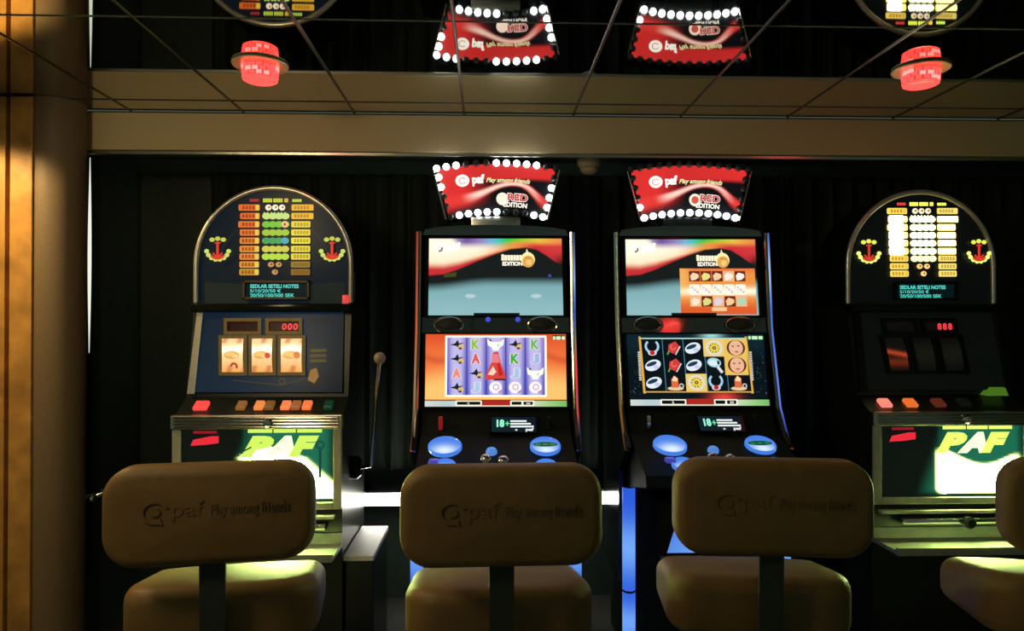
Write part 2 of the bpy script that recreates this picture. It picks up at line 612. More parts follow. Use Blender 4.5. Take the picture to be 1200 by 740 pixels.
a, b = at(402, 652, 2.60), at(438, 652, 2.60)
sh = thing('steel_shelf', 'small bright steel shelf beside the left machine', 'shelf', ((a.x + b.x) / 2, 2.78, 0))
w = (b.x - a.x) / 2
MB().bbox(-w, w, -0.18, 0.20, a.z - 0.02, a.z, 0.003).build('top', mat('pale_steel', (0.85, 0.85, 0.80), 0.4, 0.0, noise=0.05), sh)
MB().bbox(-w + 0.004, w - 0.004, -0.16, 0.19, 0.0, a.z - 0.021, 0.003).build('body', M_BODY, sh)

# ================================================================== CLASSIC REEL MACHINES
CXC = at(321, 300, 2.78).x            # left machine, centre


def classic(xc, zoff, label, bright):
    t = thing('slot_machine', label, 'slot machine', (xc, 2.60, 0), group='reel slot machines with arched tops')
    dz = zoff

    def L(px, py, Y):                 # measured on the left machine
        p = at(px, py, Y)
        return Vector((p.x - CXC, Y - 2.60, p.z + dz))

    HW = 0.302
    # body below the arch, its side profile stepping forward to the belly
    zr0 = L(321, 358, 2.78).z          # top of the lower body
    zs = L(321, 462, 2.70).z
    zb = L(321, 487, 2.60).z
    prof = [(0.0, 0.0), (0.0, zb - 0.006), (0.106, zs - 0.012), (0.175, zr0), (0.45, zr0), (0.45, 0.0)]
    body = MB().prism(prof, -HW, HW, 'x').build('body', M_BODY, t)
    # arched top box
    zc = L(321, 310, 2.78).z
    Rr = 0.297
    arch = [(-Rr, zr0 + 0.004), (Rr, zr0 + 0.004)]
    for k in range(33):
        a = math.pi * k / 32
        arch.append((Rr * math.cos(a), zc + Rr * math.sin(a)))
    top = MB().prism(arch, 0.186, 0.44, 'y').build('arched_top', M_BLACK, t, smooth=True)
    # chrome arch trim
    path = [(-Rr, 0.180, zr0 + 0.01)] + [(Rr * math.cos(math.pi - math.pi * k / 32), 0.180, zc + Rr * math.sin(math.pi * k / 32)) for k in range(33)] + [(Rr, 0.180, zr0 + 0.01)]
    MB().tube(path, 0.0105, 10).build('arch_trim', mat('arch_metal', (0.78, 0.76, 0.68), 0.28, 0.75, noise=0.05), t, smooth=True)
    # pay table glass
    c = Canvas((225, 215, 417, 358), L(225, 215, 2.7835), L(417, 215, 2.7835), L(417, 358, 2.7835), L(225, 358, 2.7835))
    blue = C(8, 20, 30) if not bright else C(5, 8, 7)
    pts = []
    for k in range(33):
        a = math.pi * k / 32
        pts.append((321 - 87 * math.cos(a), 310 - 87 * math.sin(a)))
    c.poly(pts + [(408, 356), (234, 356)], blue)
    if not bright:
        c.poly([(240, 357), (240, 330), (290, 334), (290, 357)], C(28, 34, 28))
        c.poly([(362, 357), (362, 334), (404, 330), (404, 357)], C(24, 32, 30))
        for s in (-1, 1):
            c.ring(321, 320, 66, 67.2, C(30, 40, 36), 20, 190 if s < 0 else 290, 250 if s < 0 else 350)
    cols = [(281, 304), (308, 336), (342, 365)]
    amber = C(226, 170, 60)
    k1 = 1.0 if not bright else 2.2
    # header words
    for q in range(4):
        c.rbox(292.5 + q * 2.7, 233.3, 294.9 + q * 2.7, 236.6, 0.5, C(176, 44, 44, k1))
    for q, w_ in ((308, 2.5), (310.9, 2.5), (313.8, 2.5), (316.7, 2.0), (320.2, 2.6), (323.2, 2.5), (326.1, 2.5), (329, 1.9), (333, 4.5)):
        c.rbox(q, 232.8, q + w_, 237.4, 0.5, C(204, 214, 66, k1) if q < 332 else C(220, 176, 60, k1))
    for q in range(4):
        c.rbox(342.4 + q * 2.8, 233.6, 344.8 + q * 2.8, 237.0, 0.5, C(196, 220, 76, k1))
    rows = [243.6, 253.6, 263.4, 273, 282.6, 292.3, 301.2, 310.6, 319.4]
    lefts = [(226, 108, 40), (226, 108, 40), (226, 115, 46), (228, 124, 46), (226, 134, 50), (232, 146, 56), (230, 140, 56), (222, 152, 52), (196, 148, 50)]
    mids = [None, (200, 226, 130), (120, 196, 60), (160, 200, 60), (70, 160, 90), (210, 204, 80), (186, 220, 70), None, None]
    rights = [(240, 176, 50), (240, 184, 50), (236, 212, 60), (238, 216, 62), (240, 222, 62), (236, 216, 64), (232, 212, 62), (150, 118, 44), (140, 100, 40)]
    for i, y in enumerate(rows):
        on = bright and 1 <= i <= 5
        lc = lefts[i]
        mm = 1.0
        if bright:
            lc = (250, 215, 90)
            mm = 5.0 if on else 1.2
        wl = 23 + (2 if i in (0, 2) else 0)
        c.rbox(304.5 - wl, y - 3.7, 304.5, y + 3.7, 1.6, C(*lc, mm))
        if on:
            c.rbox(281, y - 4.6, 300, y + 4.6, 2, C(255, 255, 225, 6.0))
        else:
            c.box(299.5, y - 3.1, 303.5, y + 3.1, C(220, 200, 80, 1.1))
            d = C(150, 40, 20, 1.0) if not bright else C(200, 120, 30)
            for q in range(4):
                c.text('8', 284 + q * 3.9, y - 2.2, 286.8 + q * 3.9, y + 2.2, d, bold=0.03, up=1 if q == 0 else 0)
        md = mids[i]
        if i == 0:
            for q in range(3):
                c.ell(314.5 + q * 8, y, 3.7, 3.5, C(240, 220, 190, 1.4), 12)
                c.ell(315.3 + q * 8, y - 0.4, 1.5, 1.4, C(190, 110, 60), 8)
        elif i in (7, 8):
            for q in range(2 if i == 7 else 1):
                c.ell((318.3 if i == 7 else 323) + q * 9, y, 3.7, 3.1, C(200, 150, 90, 1.0 if not bright else 2.5), 12)
                c.ell((319 if i == 7 else 323.8) + q * 9, y - 0.4, 1.3, 1.2, C(120, 60, 40), 8)
        else:
            md = md if not bright else (240, 252, 180)
            m2 = 1.0 if not bright else (6.0 if on else 1.6)
            for q in range(4):
                c.ell(312.3 + q * 7.4, y + 0.1, 5.0, 3.9, C(*md, m2), 12)
            if i == 1:
                for q in range(7):
                    c.poly([(308 + q * 4, y - 2), (310 + q * 4, y - 5.0), (312 + q * 4, y - 2)], C(*md, m2))
            if i == 2 and not bright:
                c.ell(334, y, 4.0, 3.9, C(240, 200, 140), 12)
                c.ell(334, y, 1.7, 1.7, C(200, 60, 40), 8)
            if i == 4 and not bright:
                c.ell(334, y, 4.2, 3.9, C(70, 170, 190), 12)
        rc = rights[i] if not bright else (252, 222, 110)
        mr = 1.0 if not bright else (6.5 if on else 1.1)
        c.rbox(341.6, y - 3.6, 364.0 + (3.5 if i < 2 else 0), y + 3.6, 1.2, C(*rc, mr))
        if not on:
            for q in range(5):
                c.text('0', 345 + q * 3.6, y - 2.0, 347.4 + q * 3.6, y + 2.0, C(110, 80, 20), bold=0.02, up=1 if q == 0 else 0)
    # anchor emblems left and right
    for ax in (256.5, 390):
        if bright:
            ax = 321 + (ax - 321) * 1.02
        for q in range(3):
            c.ell(ax - 6.5 + q * 6.5, 281.6 - (1.2 if q == 1 else 0), 3.2, 2.6, C(200, 204, 80, 1.0 if not bright else 1.5), 10)
        for q in range(8):
            a = math.radians(12 + 156 * q / 7)
            c.ell(ax + 13 * math.cos(a), 292.5 + 12.5 * math.sin(a), 2.9, 2.6, C(206, 220, 110, 1.0 if not bright else 1.7), 10)
        red = C(226, 60, 40, 1.0)
        c.line(ax, 284, ax, 303, 3.0, red)
        c.line(ax - 3.5, 285.5, ax + 3.5, 285.5, 1.6, red)
        c.ring(ax, 294, 8, 11, red, 10, 40, 140)
        c.line(ax - 5.5, 297, ax, 303, 2.0, red)
        c.line(ax + 5.5, 297, ax, 303, 2.0, red)
    c.build('pay_table', mat_print(1.0), t)
    # dot matrix window
    w = MB()
    p0, p1 = L(286, 329, 2.78), L(364, 351.5, 2.78)
    fr = 0.010
    w.bbox(p0.x, p1.x, 0.160, 0.180, p0.z - fr, p0.z, 0.002).bbox(p0.x, p1.x, 0.160, 0.180, p1.z, p1.z + fr, 0.002)
    w.bbox(p0.x, p0.x + fr, 0.160, 0.180, p1.z, p0.z, 0.002).bbox(p1.x - fr, p1.x, 0.160, 0.180, p1.z, p0.z, 0.002)
    dm = w.build('message_display', mat('bronze_frame', (0.10, 0.075, 0.04), 0.4, 0.6) if not bright else M_BLACK, t)
    c = Canvas((290, 332, 361, 350), L(290, 332, 2.774), L(361, 332, 2.774), L(361, 350, 2.774), L(290, 350, 2.774))
    c.box(290, 332, 361, 350, C(4, 22, 24))
    cy = C(90, 230, 214, 1.0)
    c.text('SEDLAR SETELI NOTES', 293, 333.4, 350, 337.9, cy, bold=0.03)
    c.text('5/10/20/50 \u20ac', 293, 339.0, 329, 343.0, cy, bold=0.012)
    c.text('20/50/100/500 SEK', 293, 344.2, 345, 348.6, cy, bold=0.018)
    c.build('message', mat_print(1.0), dm)
    # ledge between arch and reels
    MB().bbox(-HW, HW, 0.135, 0.20, zr0 - 0.026, zr0 + 0.006, 0.006).build('ledge', M_BLACK, t, smooth=True)
    # reel glass: leaning panel from y 364 to 461
    TLp, TRp, BRp, BLp = L(238, 366, 2.762), L(403, 366, 2.762), L(401, 460, 2.695), L(228, 460, 2.695)
    c = Canvas((230, 366, 402, 460), TLp, TRp, BRp, BLp)

    def pane(s, tt):
        if bright:
            return C(6, 9, 7)
        v = 0.75 + 0.35 * math.sin(3 * s + 1.4 * tt) + 0.25 * tt * (1 - abs(2 * s - 1))
        return tuple(x * v for x in C(12, 32, 48))
    c.grid(16, 10, pane)
    br_ = C(84, 76, 38) if not bright else C(10, 11, 8)
    if not bright:
        c.line(273, 446, 330, 452, 1.2, C(60, 54, 34))
        c.line(330, 452, 358, 444, 1.2, C(60, 54, 34))
        c.ring(331, 447.5, 2.6, 4.0, C(70, 60, 34), 12)
        c.poly([(364, 434), (371, 432), (374, 442), (369, 450), (361, 446)], C(140, 102, 44))
        for q in range(3):
            c.line(363, 412 + q * 6, 382, 411.5 + q * 6, 3.4, C(74, 68, 34))
        c.box(362, 373, 392, 379, C(14, 26, 34))
    c.build('reel_glass', mat_print(1.0), t)
    # chrome bevel strip at the left of the reel glass
    mb = MB()
    q0, q1, q2, q3 = L(231, 364, 2.756), L(238, 364, 2.756), L(228, 462, 2.690), L(219, 462, 2.690)
    o = Vector((0, 0.02, 0))
    mb.add([q0, q1, q2, q3, q0 + o, q1 + o, q2 + o, q3 + o], [(0, 1, 2, 3), (4, 7, 6, 5), (0, 4, 5, 1), (1, 5, 6, 2), (2, 6, 7, 3), (3, 7, 4, 0)])
    mb.build('side_bevel', M_BRUSHED if not bright else M_BLACK, t)
    MB().tube([L(232, 364, 2.752), L(403, 364, 2.752)], 0.005, 8).build('top_trim', M_CHROME if not bright else M_BRUSHED, t, smooth=True)
    # two counters with frames

    def on_glass(px, py, lift):
        k = (py - 366) / 94.0
        Y = 2.762 + (2.695 - 2.762) * k - lift
        return L(px, py, Y)

    def frame(x0, y0, x1, y1, fw, name, m, lift=0.012):
        mb = MB()
        for (a0, b0, a1, b1) in ((x0, y0, x1, y0 + fw), (x0, y1 - fw, x1, y1), (x0, y0 + fw, x0 + fw, y1 - fw), (x1 - fw, y0 + fw, x1, y1 - fw)):
            vs = [on_glass(a0, b0, lift), on_glass(a1, b0, lift), on_glass(a1, b1, lift), on_glass(a0, b1, lift)]
            vs += [on_glass(a0, b0, 0.0), on_glass(a1, b0, 0.0), on_glass(a1, b1, 0.0), on_glass(a0, b1, 0.0)]
            mb.add(vs, [(0, 1, 2, 3), (4, 7, 6, 5), (0, 4, 5, 1), (1, 5, 6, 2), (2, 6, 7, 3), (3, 7, 4, 0)])
        return mb.build(name, m, t)
    m_fr = mat('olive_bronze', (0.16, 0.12, 0.045), 0.45, 0.5) if not bright else M_BLACK
    for n_, (x0, x1) in enumerate(((262, 306), (311, 354))):
        fo = frame(x0, 373, x1, 392.5, 4.0, 'counter', m_fr)
        c = Canvas((x0 + 4, 377, x1 - 4, 388.5), on_glass(x0 + 4, 377, 0.003), on_glass(x1 - 4, 377, 0.003), on_glass(x1 - 4, 388.5, 0.003), on_glass(x0 + 4, 388.5, 0.003))
        c.box(x0 + 4, 377, x1 - 4, 388.5, C(36, 8, 10) if not bright else C(10, 8, 8))
        if n_ == 1:
            xo = 330.5 if not bright else 331.5
            for q in range(3):
                c.text('8' if bright else '0', xo + q * 6.6, 379.2, xo + 5.4 + q * 6.6, 387.0, C(255, 62, 70, 1.15), bold=0.03, shear=0.12)
        c.build('digits', mat_print(1.0), fo)
    # three reels behind framed windows
    for n_, (x0, x1) in enumerate(((256, 289.5), (291, 323.5), (325, 358))):
        fo = frame(x0, 393, x1, 440.5, 4.0, 'reel_window', m_fr)
        a0, a1, b0, b1 = x0 + 4, x1 - 4, 397, 436.5
        mb = Canvas((a0, b0, a1, b1), on_glass(a0, b0, 0.0), on_glass(a1, b0, 0.0), on_glass(a1, b1, 0.0), on_glass(a0, b1, 0.0))
        # barrel shaped reel strip
        mb.P_flat = mb.P

        def bulge(x, y, mb=mb):
            p = Canvas.P(mb, x, y)
            k = (y - b0) / (b1 - b0) * 2 - 1
            return p + mb.n * (0.0005 + 0.009 * (1 - k * k))
        mb.P = bulge
        if bright:
            def reel(s, tt, n_=n_):
                if n_ == 0:
                    k = math.exp(-((tt - 0.42 - 0.12 * s) / 0.07) ** 2) + 0.30 * math.exp(-((tt - 0.75) / 0.12) ** 2)
                    return mixc(C(14, 13, 9), C(190, 70, 40), 0.8 * k)
                return mixc(C(8, 10, 7), C(20, 22, 14), math.exp(-((tt - 0.5) / 0.3) ** 2))
        else:
            def reel(s, tt, n_=n_):
                base = mixc(C(255, 226, 170, 1.2), C(248, 176, 96), abs(tt - 0.32) * 1.5)
                k = math.exp(-((tt - 0.34 - 0.03 * math.sin(5 * s + n_)) / 0.10) ** 2)
                base = mixc(base, C(255, 246, 214, 1.5), k)
                k2 = max(0.0, math.sin(9 * s + 2.2 * n_ + 5 * tt)) * (1.0 if tt > 0.8 or tt < 0.14 else 0.12)
                return mixc(base, C(196, 84, 40), 0.65 * k2)
        mb.grid(12, 24, reel)
        if not bright:
            cxm = (a0 + a1) / 2
            mb.ell(cxm - 0.5, 417, 9.0, 4.6, C(240, 176, 84), 16)
            mb.ell(cxm - 1.5, 416, 6.0, 2.6, C(250, 206, 120), 12)
            if n_ == 0:
                mb.ring(cxm + 2, 430, 2.0, 4.6, C(190, 70, 40), 10, 180, 400)
            elif n_ == 1:
                mb.ell(cxm + 7, 417.5, 3.4, 3.4, C(224, 70, 72), 12)
            else:
                mb.ell(cxm + 7, 417, 4.2, 4.2, C(228, 128, 66), 12)
        mb.build('reel', mat_print(1.0), fo)
    # sloping button shelf with lit keys
    s0, s1 = zs - 0.012, zb - 0.006
    nrm = Vector((0, -(s0 - s1), 0.106)).normalized()
    keys = [((236, 474), (255, 70, 66), 1.2), ((283, 472), (150, 96, 48), 0.8), ((304, 474), (240, 136, 70), 1.0), ((316, 472), (140, 90, 44), 0.7),
            ((335, 474), (245, 130, 74), 1.0), ((347, 472), (170, 96, 50), 0.8), ((360, 474), (250, 120, 62), 1.0), ((385, 474), (16, 64, 40), 0.7)]
    if bright:
        keys = [((236, 474), (255, 120, 104), 1.4), ((268, 474), (235, 110, 44), 1.0), ((303, 474), (96, 40, 26), 0.8), ((335, 474), (20, 24, 18), 0.5)]
    for (px, py), colr, m_ in keys:
        p = L(px, py, 2.65)
        kx = p.x
        hwk = 0.020 if bright else (0.024 if px == 236 else 0.0155)
        # key: bevelled block standing on the slope
        cpos = Vector((kx, 0.053, (s0 + s1) / 2))
        ay = Vector((0, 0.106, s0 - s1)).normalized()
        vs = []
        for lift, sc in ((0.0, 1.0), (0.012, 1.0), (0.016, 0.82)):
            for sx, sy in ((-1, -1), (1, -1), (1, 1), (-1, 1)):
                vs.append(cpos + Vector((sx * hwk * sc, 0, 0)) + ay * (sy * 0.021 * sc) + nrm * lift)
        fs = [(3, 2, 1, 0), (8, 9, 10, 11)]
        for r_ in range(2):
            fs += [(r_ * 4 + k, r_ * 4 + (k + 1) % 4, r_ * 4 + 4 + (k + 1) % 4, r_ * 4 + 4 + k) for k in range(4)]
        MB().add(vs, fs).build('key', mat('key_%d_%d_%d' % colr, C(colr[0] // 3, colr[1] // 3, colr[2] // 3), 0.3, emit=C(*colr), estr=m_), t)
    if bright:
        # green coupon standing by the reels
        p = L(372, 474, 2.66)
        cp = MB().add([(p.x - 0.012, 0.06, p.z + 0.022), (p.x + 0.070, 0.06, p.z + 0.022), (p.x + 0.068, 0.075, p.z + 0.052), (p.x + 0.020, 0.075, p.z + 0.052),
                       (p.x - 0.012, 0.115, p.z + 0.022), (p.x + 0.070, 0.115, p.z + 0.022), (p.x + 0.068, 0.115, p.z + 0.052), (p.x + 0.020, 0.115, p.z + 0.052)],
                      [(0, 1, 2, 3), (7, 6, 5, 4), (0, 4, 5, 1), (1, 5, 6, 2), (2, 6, 7, 3), (3, 7, 4, 0)]).build(
            'green_lamp_key', mat('green_key', (0.05, 0.25, 0.03), 0.3, emit=C(100, 150, 40), estr=0.45), t)
    # ribbed chrome rail
    r0, r1 = L(213, 487, 2.585), L(401, 503, 2.585)
    rail = MB().bbox(-HW - 0.004, HW + 0.004, -0.022, 0.01, r1.z, r0.z, 0.004).build('rail', M_BRUSHED, t)
    for q in range(4):
        z = r1.z + (r0.z - r1.z) * (0.18 + 0.21 * q)
        MB().tube([(-HW + 0.01, -0.024, z), (HW - 0.01, -0.024, z)], 0.0042, 8).build('rib', M_CHROME, rail, smooth=True)
    kx = L(315, 495, 2.585)
    MB().lathe([(0.017, 0), (0.017, 0.008), (0.013, 0.012), (0.010, 0.008), (0.0, 0.009)], 18, center=(kx.x, -0.024, (r0.z + r1.z) / 2),
               mtx=Matrix.Rotation(math.pi / 2, 3, 'X')).build('lock', M_CHROME, rail, smooth=True)
    # belly frame and glass
    zt_, zb_ = r1.z, L(321, 597, 2.60).z
    fw = 0.030
    bel = MB()
    bel.bbox(-HW, -HW + fw, -0.016, 0.0, zb_, zt_, 0.003).bbox(HW - fw, HW, -0.016, 0.0, zb_, zt_, 0.003)
    bel.bbox(-HW + fw, HW - fw, -0.016, 0.0, zb_, zb_ + 0.026, 0.003)
    bf = bel.build('belly_frame', M_GREYPOST, t)
    g0, g1 = (-HW + fw, zt_), (HW - fw, zb_ + 0.026)
    c = Canvas((223, 503, 391, 588), (g0[0], -0.006, g0[1]), (g1[0], -0.006, g0[1]), (g1[0], -0.006, g1[1]), (g0[0], -0.006, g1[1]))
    hx, hy, hs = (330, 560, 34) if bright else (345, 556, 30)

    def belly(s, tt):
        x, y = 223 + 168 * s, 503 + 85 * tt
        edge = sstep(276, 304, x + 0.35 * (y - 540)) * sstep(391, 380, x) * sstep(588, 578, y)
        dark = C(10, 16, 12) if x < 290 else C(14, 52, 40)
        col = mixc(dark, C(36, 128, 96, 0.9), edge * 0.75)
        if bright:
            k = sstep(284, 300, x) * sstep(392, 372, x) * sstep(536, 548, y + 10 * math.sin(x * 0.05)) * sstep(586, 578, y)
            return mixc(col, (90.0, 122.0, 34.0), k ** 2.5)
        cxl = 318 + (y - 530) * 0.75
        d = abs(x - cxl) / (30 + 0.35 * (y - 505)) + max(0, (536 - y)) / 16
        k = sstep(1.1, 0.35, d) * sstep(587, 578, y)
        return mixc(col, (90.0, 122.0, 34.0), k ** 2.5)
    c.grid(56, 30, belly)
    yl = C(206, 240, 96, 1.5 if bright else 1.1)
    c.box(296, 503.5, 378, 507.5, yl)
    c.text('P', 288, 511, 325, 536, yl, bold=0.08, shear=0.35)
    c.text('A', 313, 511, 349, 536, C(240, 252, 170, 2.0), bold=0.08, shear=0.3)
    c.text('F', 341, 511, 375, 536, yl, bold=0.08, shear=0.35)
    for gx in (323, 349):
        c.box(gx, 503.5, gx + 1.5, 508, C(40, 90, 30))
    rr = C(236, 44, 60, 1.0)
    c.poly([(233, 522), (236, 515), (256, 511), (264, 511), (264, 519), (250, 521)], rr)
    c.box(236, 505, 262, 508, C(150, 20, 36))
    if bright:
        c.ring(300, 547, 3.5, 6.0, C(190, 250, 170, 1.6), 14, 90, 270)
        c.line(300, 541.5, 322, 544, 2, C(190, 250, 170, 1.6))
    else:
        c.line(283, 533, 300, 524, 1.6, C(30, 70, 50))
        c.line(376, 524, 376, 560, 3, C(20, 70, 60))
        c.ring(376, 522, 3, 5.5, C(24, 80, 66), 12)
    c.box(300, 584, 391, 587.5, C(16, 60, 40))
    c.build('belly_glass', mat_print(1.0), bf)
    # coin tray and bars below
    zc0 = L(321, 604, 2.58).z
    MB().bbox(-HW + 0.02, HW - 0.02, -0.030, 0.0, zc0 - 0.016, zc0 - 0.002, 0.004).build('tray_bar', M_GREYPOST, t)
    MB().bbox(-HW + 0.09, HW - 0.05, -0.045, 0.0, zc0 - 0.052, zc0 - 0.030, 0.006).build('coin_bar', M_CHROME, t, smooth=True)
    MB().lathe([(0.022, 0), (0.022, 0.020), (0.015, 0.028), (0.0, 0.028)], 18, center=(0.03, -0.044, zc0 - 0.041),
               mtx=Matrix.Rotation(math.pi / 2, 3, 'X')).build('coin_knob', M_BLACK, t, smooth=True)
    zt2 = L(321, 640, 2.55).z
    tr = MB().prism([(-0.17, zt2 + 0.005), (-0.17, zt2 - 0.022), (0.0, zt2 - 0.022), (0.0, zt2 + 0.03), (-0.006, zt2 + 0.03), (-0.012, zt2 - 0.008),
                     (-0.150, zt2 - 0.008), (-0.158, zt2 + 0.005)], -HW, HW, 'x')
    tr.build('coin_tray', mat('tray_metal', (0.40, 0.42, 0.36), 0.4, 0.4), t)
    # pull lever on the right side
    pb = L(445, 420, 2.66)
    pv = Vector((HW + 0.03, 0.20, L(428, 548, 2.80).z))
    lv = MB().tube([pv, Vector((HW + 0.075, 0.17, pv.z + 0.01)), Vector((pb.x - 0.018, 0.09, pb.z - 0.16)), Vector((pb.x, pb.y, pb.z))], 0.008, 10).build('lever', M_CHROME, t, smooth=True)
    MB().lathe([(0.0, -0.023), (0.010, -0.021), (0.018, -0.014), (0.022, -0.004), (0.022, 0.005), (0.018, 0.014), (0.010, 0.021), (0.0, 0.023)], 18,
               center=pb).build('ball', mat('lever_knob', (0.42, 0.34, 0.26), 0.25), lv, smooth=True)
    MB().lathe([(0.045, 0), (0.045, 0.02), (0.03, 0.035), (0.0, 0.035)], 20, center=(HW, 0.20, pv.z),
               mtx=Matrix.Rotation(math.pi / 2, 3, 'Y')).build('pivot', M_BLACK, lv, smooth=True)
    # red reflection painted as a glowing block, and hinge strip, right of the arch
    pr = L(405, 352, 2.77)
    MB().bbox(pr.x - 0.010, pr.x + 0.010, 0.150, 0.178, pr.z - 0.022, pr.z + 0.020, 0.004).build(
        'red_glint', mat('glint_red', (0.3, 0.03, 0.03), 0.3, emit=C(235, 70, 66), estr=0.9 if not bright else 0.9), t, smooth=True) if not bright else None
    hp = L(416, 337, 2.80)
    hi = MB()
    for q in range(12):
        z = hp.z - 0.055 + q * 0.0095
        hi.bbox(Rr + 0.002, Rr + 0.012, 0.205, 0.212, z, z + 0.006, 0.001)
    hi.box(Rr, Rr + 0.006, 0.207, 0.216, hp.z - 0.058, hp.z + 0.062)
    hi.build('hinge', M_CHROME, t)
    return t


classic(CXC, 0.0, 'arched reel slot machine with blue panels and a pull lever at the left', False)
classic(at(1079, 300, 2.78).x, 0.0, 'dark arched reel slot machine with glaring pay table at the right', True)

# ================================================================== VIDEO MACHINES
VXC = at(581, 320, 2.80).x
VX2 = at(809.5, 320, 2.80).x


def sign_art(s, t):
    black = C(12, 14, 18)
    red = C(226, 50, 48)
    c = black
    # broad red field at the left and along the top
    topb = 0.22 + 0.06 * math.sin(math.pi * s)
    c = mixc(c, red, sstep(topb + 0.06, topb - 0.04, t - 0.05 * (1 - s)) * (0.75 + 0.25 * s))
    c = mixc(c, red, sstep(0.48, 0.16, s) * sstep(1.0, 0.72, t + 0.25 * s))
    # swoosh
    cl = 0.64 - 0.24 * math.exp(-((s - 0.66) / 0.26) ** 2) + 0.10 * sstep(0.75, 1.0, s)
    up, dn = 0.10, 0.24 - 0.18 * sstep(0.2, 0.55, s) + 0.14 * sstep(0.7, 0.95, s)
    d = (t - cl) / (dn if t > cl else up)
    k = sstep(1.0, 0.2, abs(d))
    c = mixc(c, C(236, 60, 54), k)
    hot = sstep(0.15, 0.36, s) * sstep(0.96, 0.8, s) * sstep(0.75, 0.0, abs(d))
    hot *= 0.75 + 0.25 * math.sin(60 * (t - cl) + 12 * s) if s > 0.6 else 1
    c = mixc(c, C(255, 232, 214, 1.15), hot * 0.9)
    return c


SW_L = [(0.0, 0.492), (0.11, 0.476), (0.22, 0.411), (0.36, 0.306), (0.50, 0.210), (0.61, 0.145), (0.73, 0.126), (0.81, 0.153), (0.885, 0.234), (0.95, 0.315), (1.0, 0.347)]


def swoosh(s):
    for (a, va), (b, vb) in zip(SW_L, SW_L[1:]):
        if s <= b:
            return va + (vb - va) * (s - a) / (b - a)
    return SW_L[-1][1]


RAIN = [(0.0, (200, 225, 190)), (0.14, (196, 190, 200)), (0.28, (112, 84, 160)), (0.38, (150, 130, 190)), (0.46, (120, 180, 215)), (0.52, (70, 200, 190)), (0.60, (60, 200, 70)), (0.70, (150, 205, 50)),
        (0.82, (228, 200, 70)), (0.92, (240, 160, 70)), (1.0, (238, 140, 80))]


def ramp(tab, s):
    for (a, ca), (b, cb) in zip(tab, tab[1:]):
        if s <= b:
            k = (s - a) / (b - a)
            return C(*[ca[i] + (cb[i] - ca[i]) * k for i in range(3)])
    return C(*tab[-1][1])


def upper_art(s, t):
    b = swoosh(s)
    dark = C(22, 28, 28)
    if t < b:
        q = t / b
        rb = ramp(RAIN, s)
        cream = mixc(C(255, 244, 222, 1.15), C(255, 214, 150), q * q)
        cream = mixc(cream, C(246, 160, 90), sstep(0.35, 0.65, s))
        red = mixc(C(226, 66, 66), C(200, 44, 52), q)
        if True:
            c = mixc(rb, cream, sstep(0.06, 0.30, t / 0.5 + 0.2 * sstep(0, 0.1, 0.25 - s)))
            c = mixc(c, red, sstep(0.58 + 0.3 * s, 0.84 + 0.3 * s, q))
            d = mixc(rb, C(240, 150, 70), sstep(0.1, 0.5, q))
            d = mixc(d, red, sstep(0.62, 0.80, s) * sstep(0.10, 0.32, t / 0.35))
            d = mixc(d, dark, sstep(0.90, 1.0, s) * sstep(0.15, 0.35, t))
            c = mixc(c, d, sstep(0.50, 0.68, s))
            c = mixc(c, dark, sstep(b - 0.022, b, t))
        return c
    e = 0.64 - 0.075 * sstep(0.0, 0.45, s)
    teal = mixc(C(128, 176, 182), C(146, 190, 194), sstep(0.6, 1.0, t))
    k = sstep(e - 0.075, e + 0.085, t)
    c = mixc(dark, teal, k)
    return c


def bird(c, x, y):
    d = C(26, 34, 48)
    c.poly([(x - 8, y), (x - 2, y - 1.6), (x + 1, y - 6), (x + 2.6, y - 1.5), (x + 8, y - 2.5), (x + 3, y + 1), (x + 3.4, y + 5.5), (x, y + 1.8)], d)
    c.ell(x + 5, y + 2.5, 3.4, 3.2, C(226, 190, 120), 10)
    c.ell(x + 4, y + 4.5, 2.2, 1.4, C(90, 70, 60), 8)


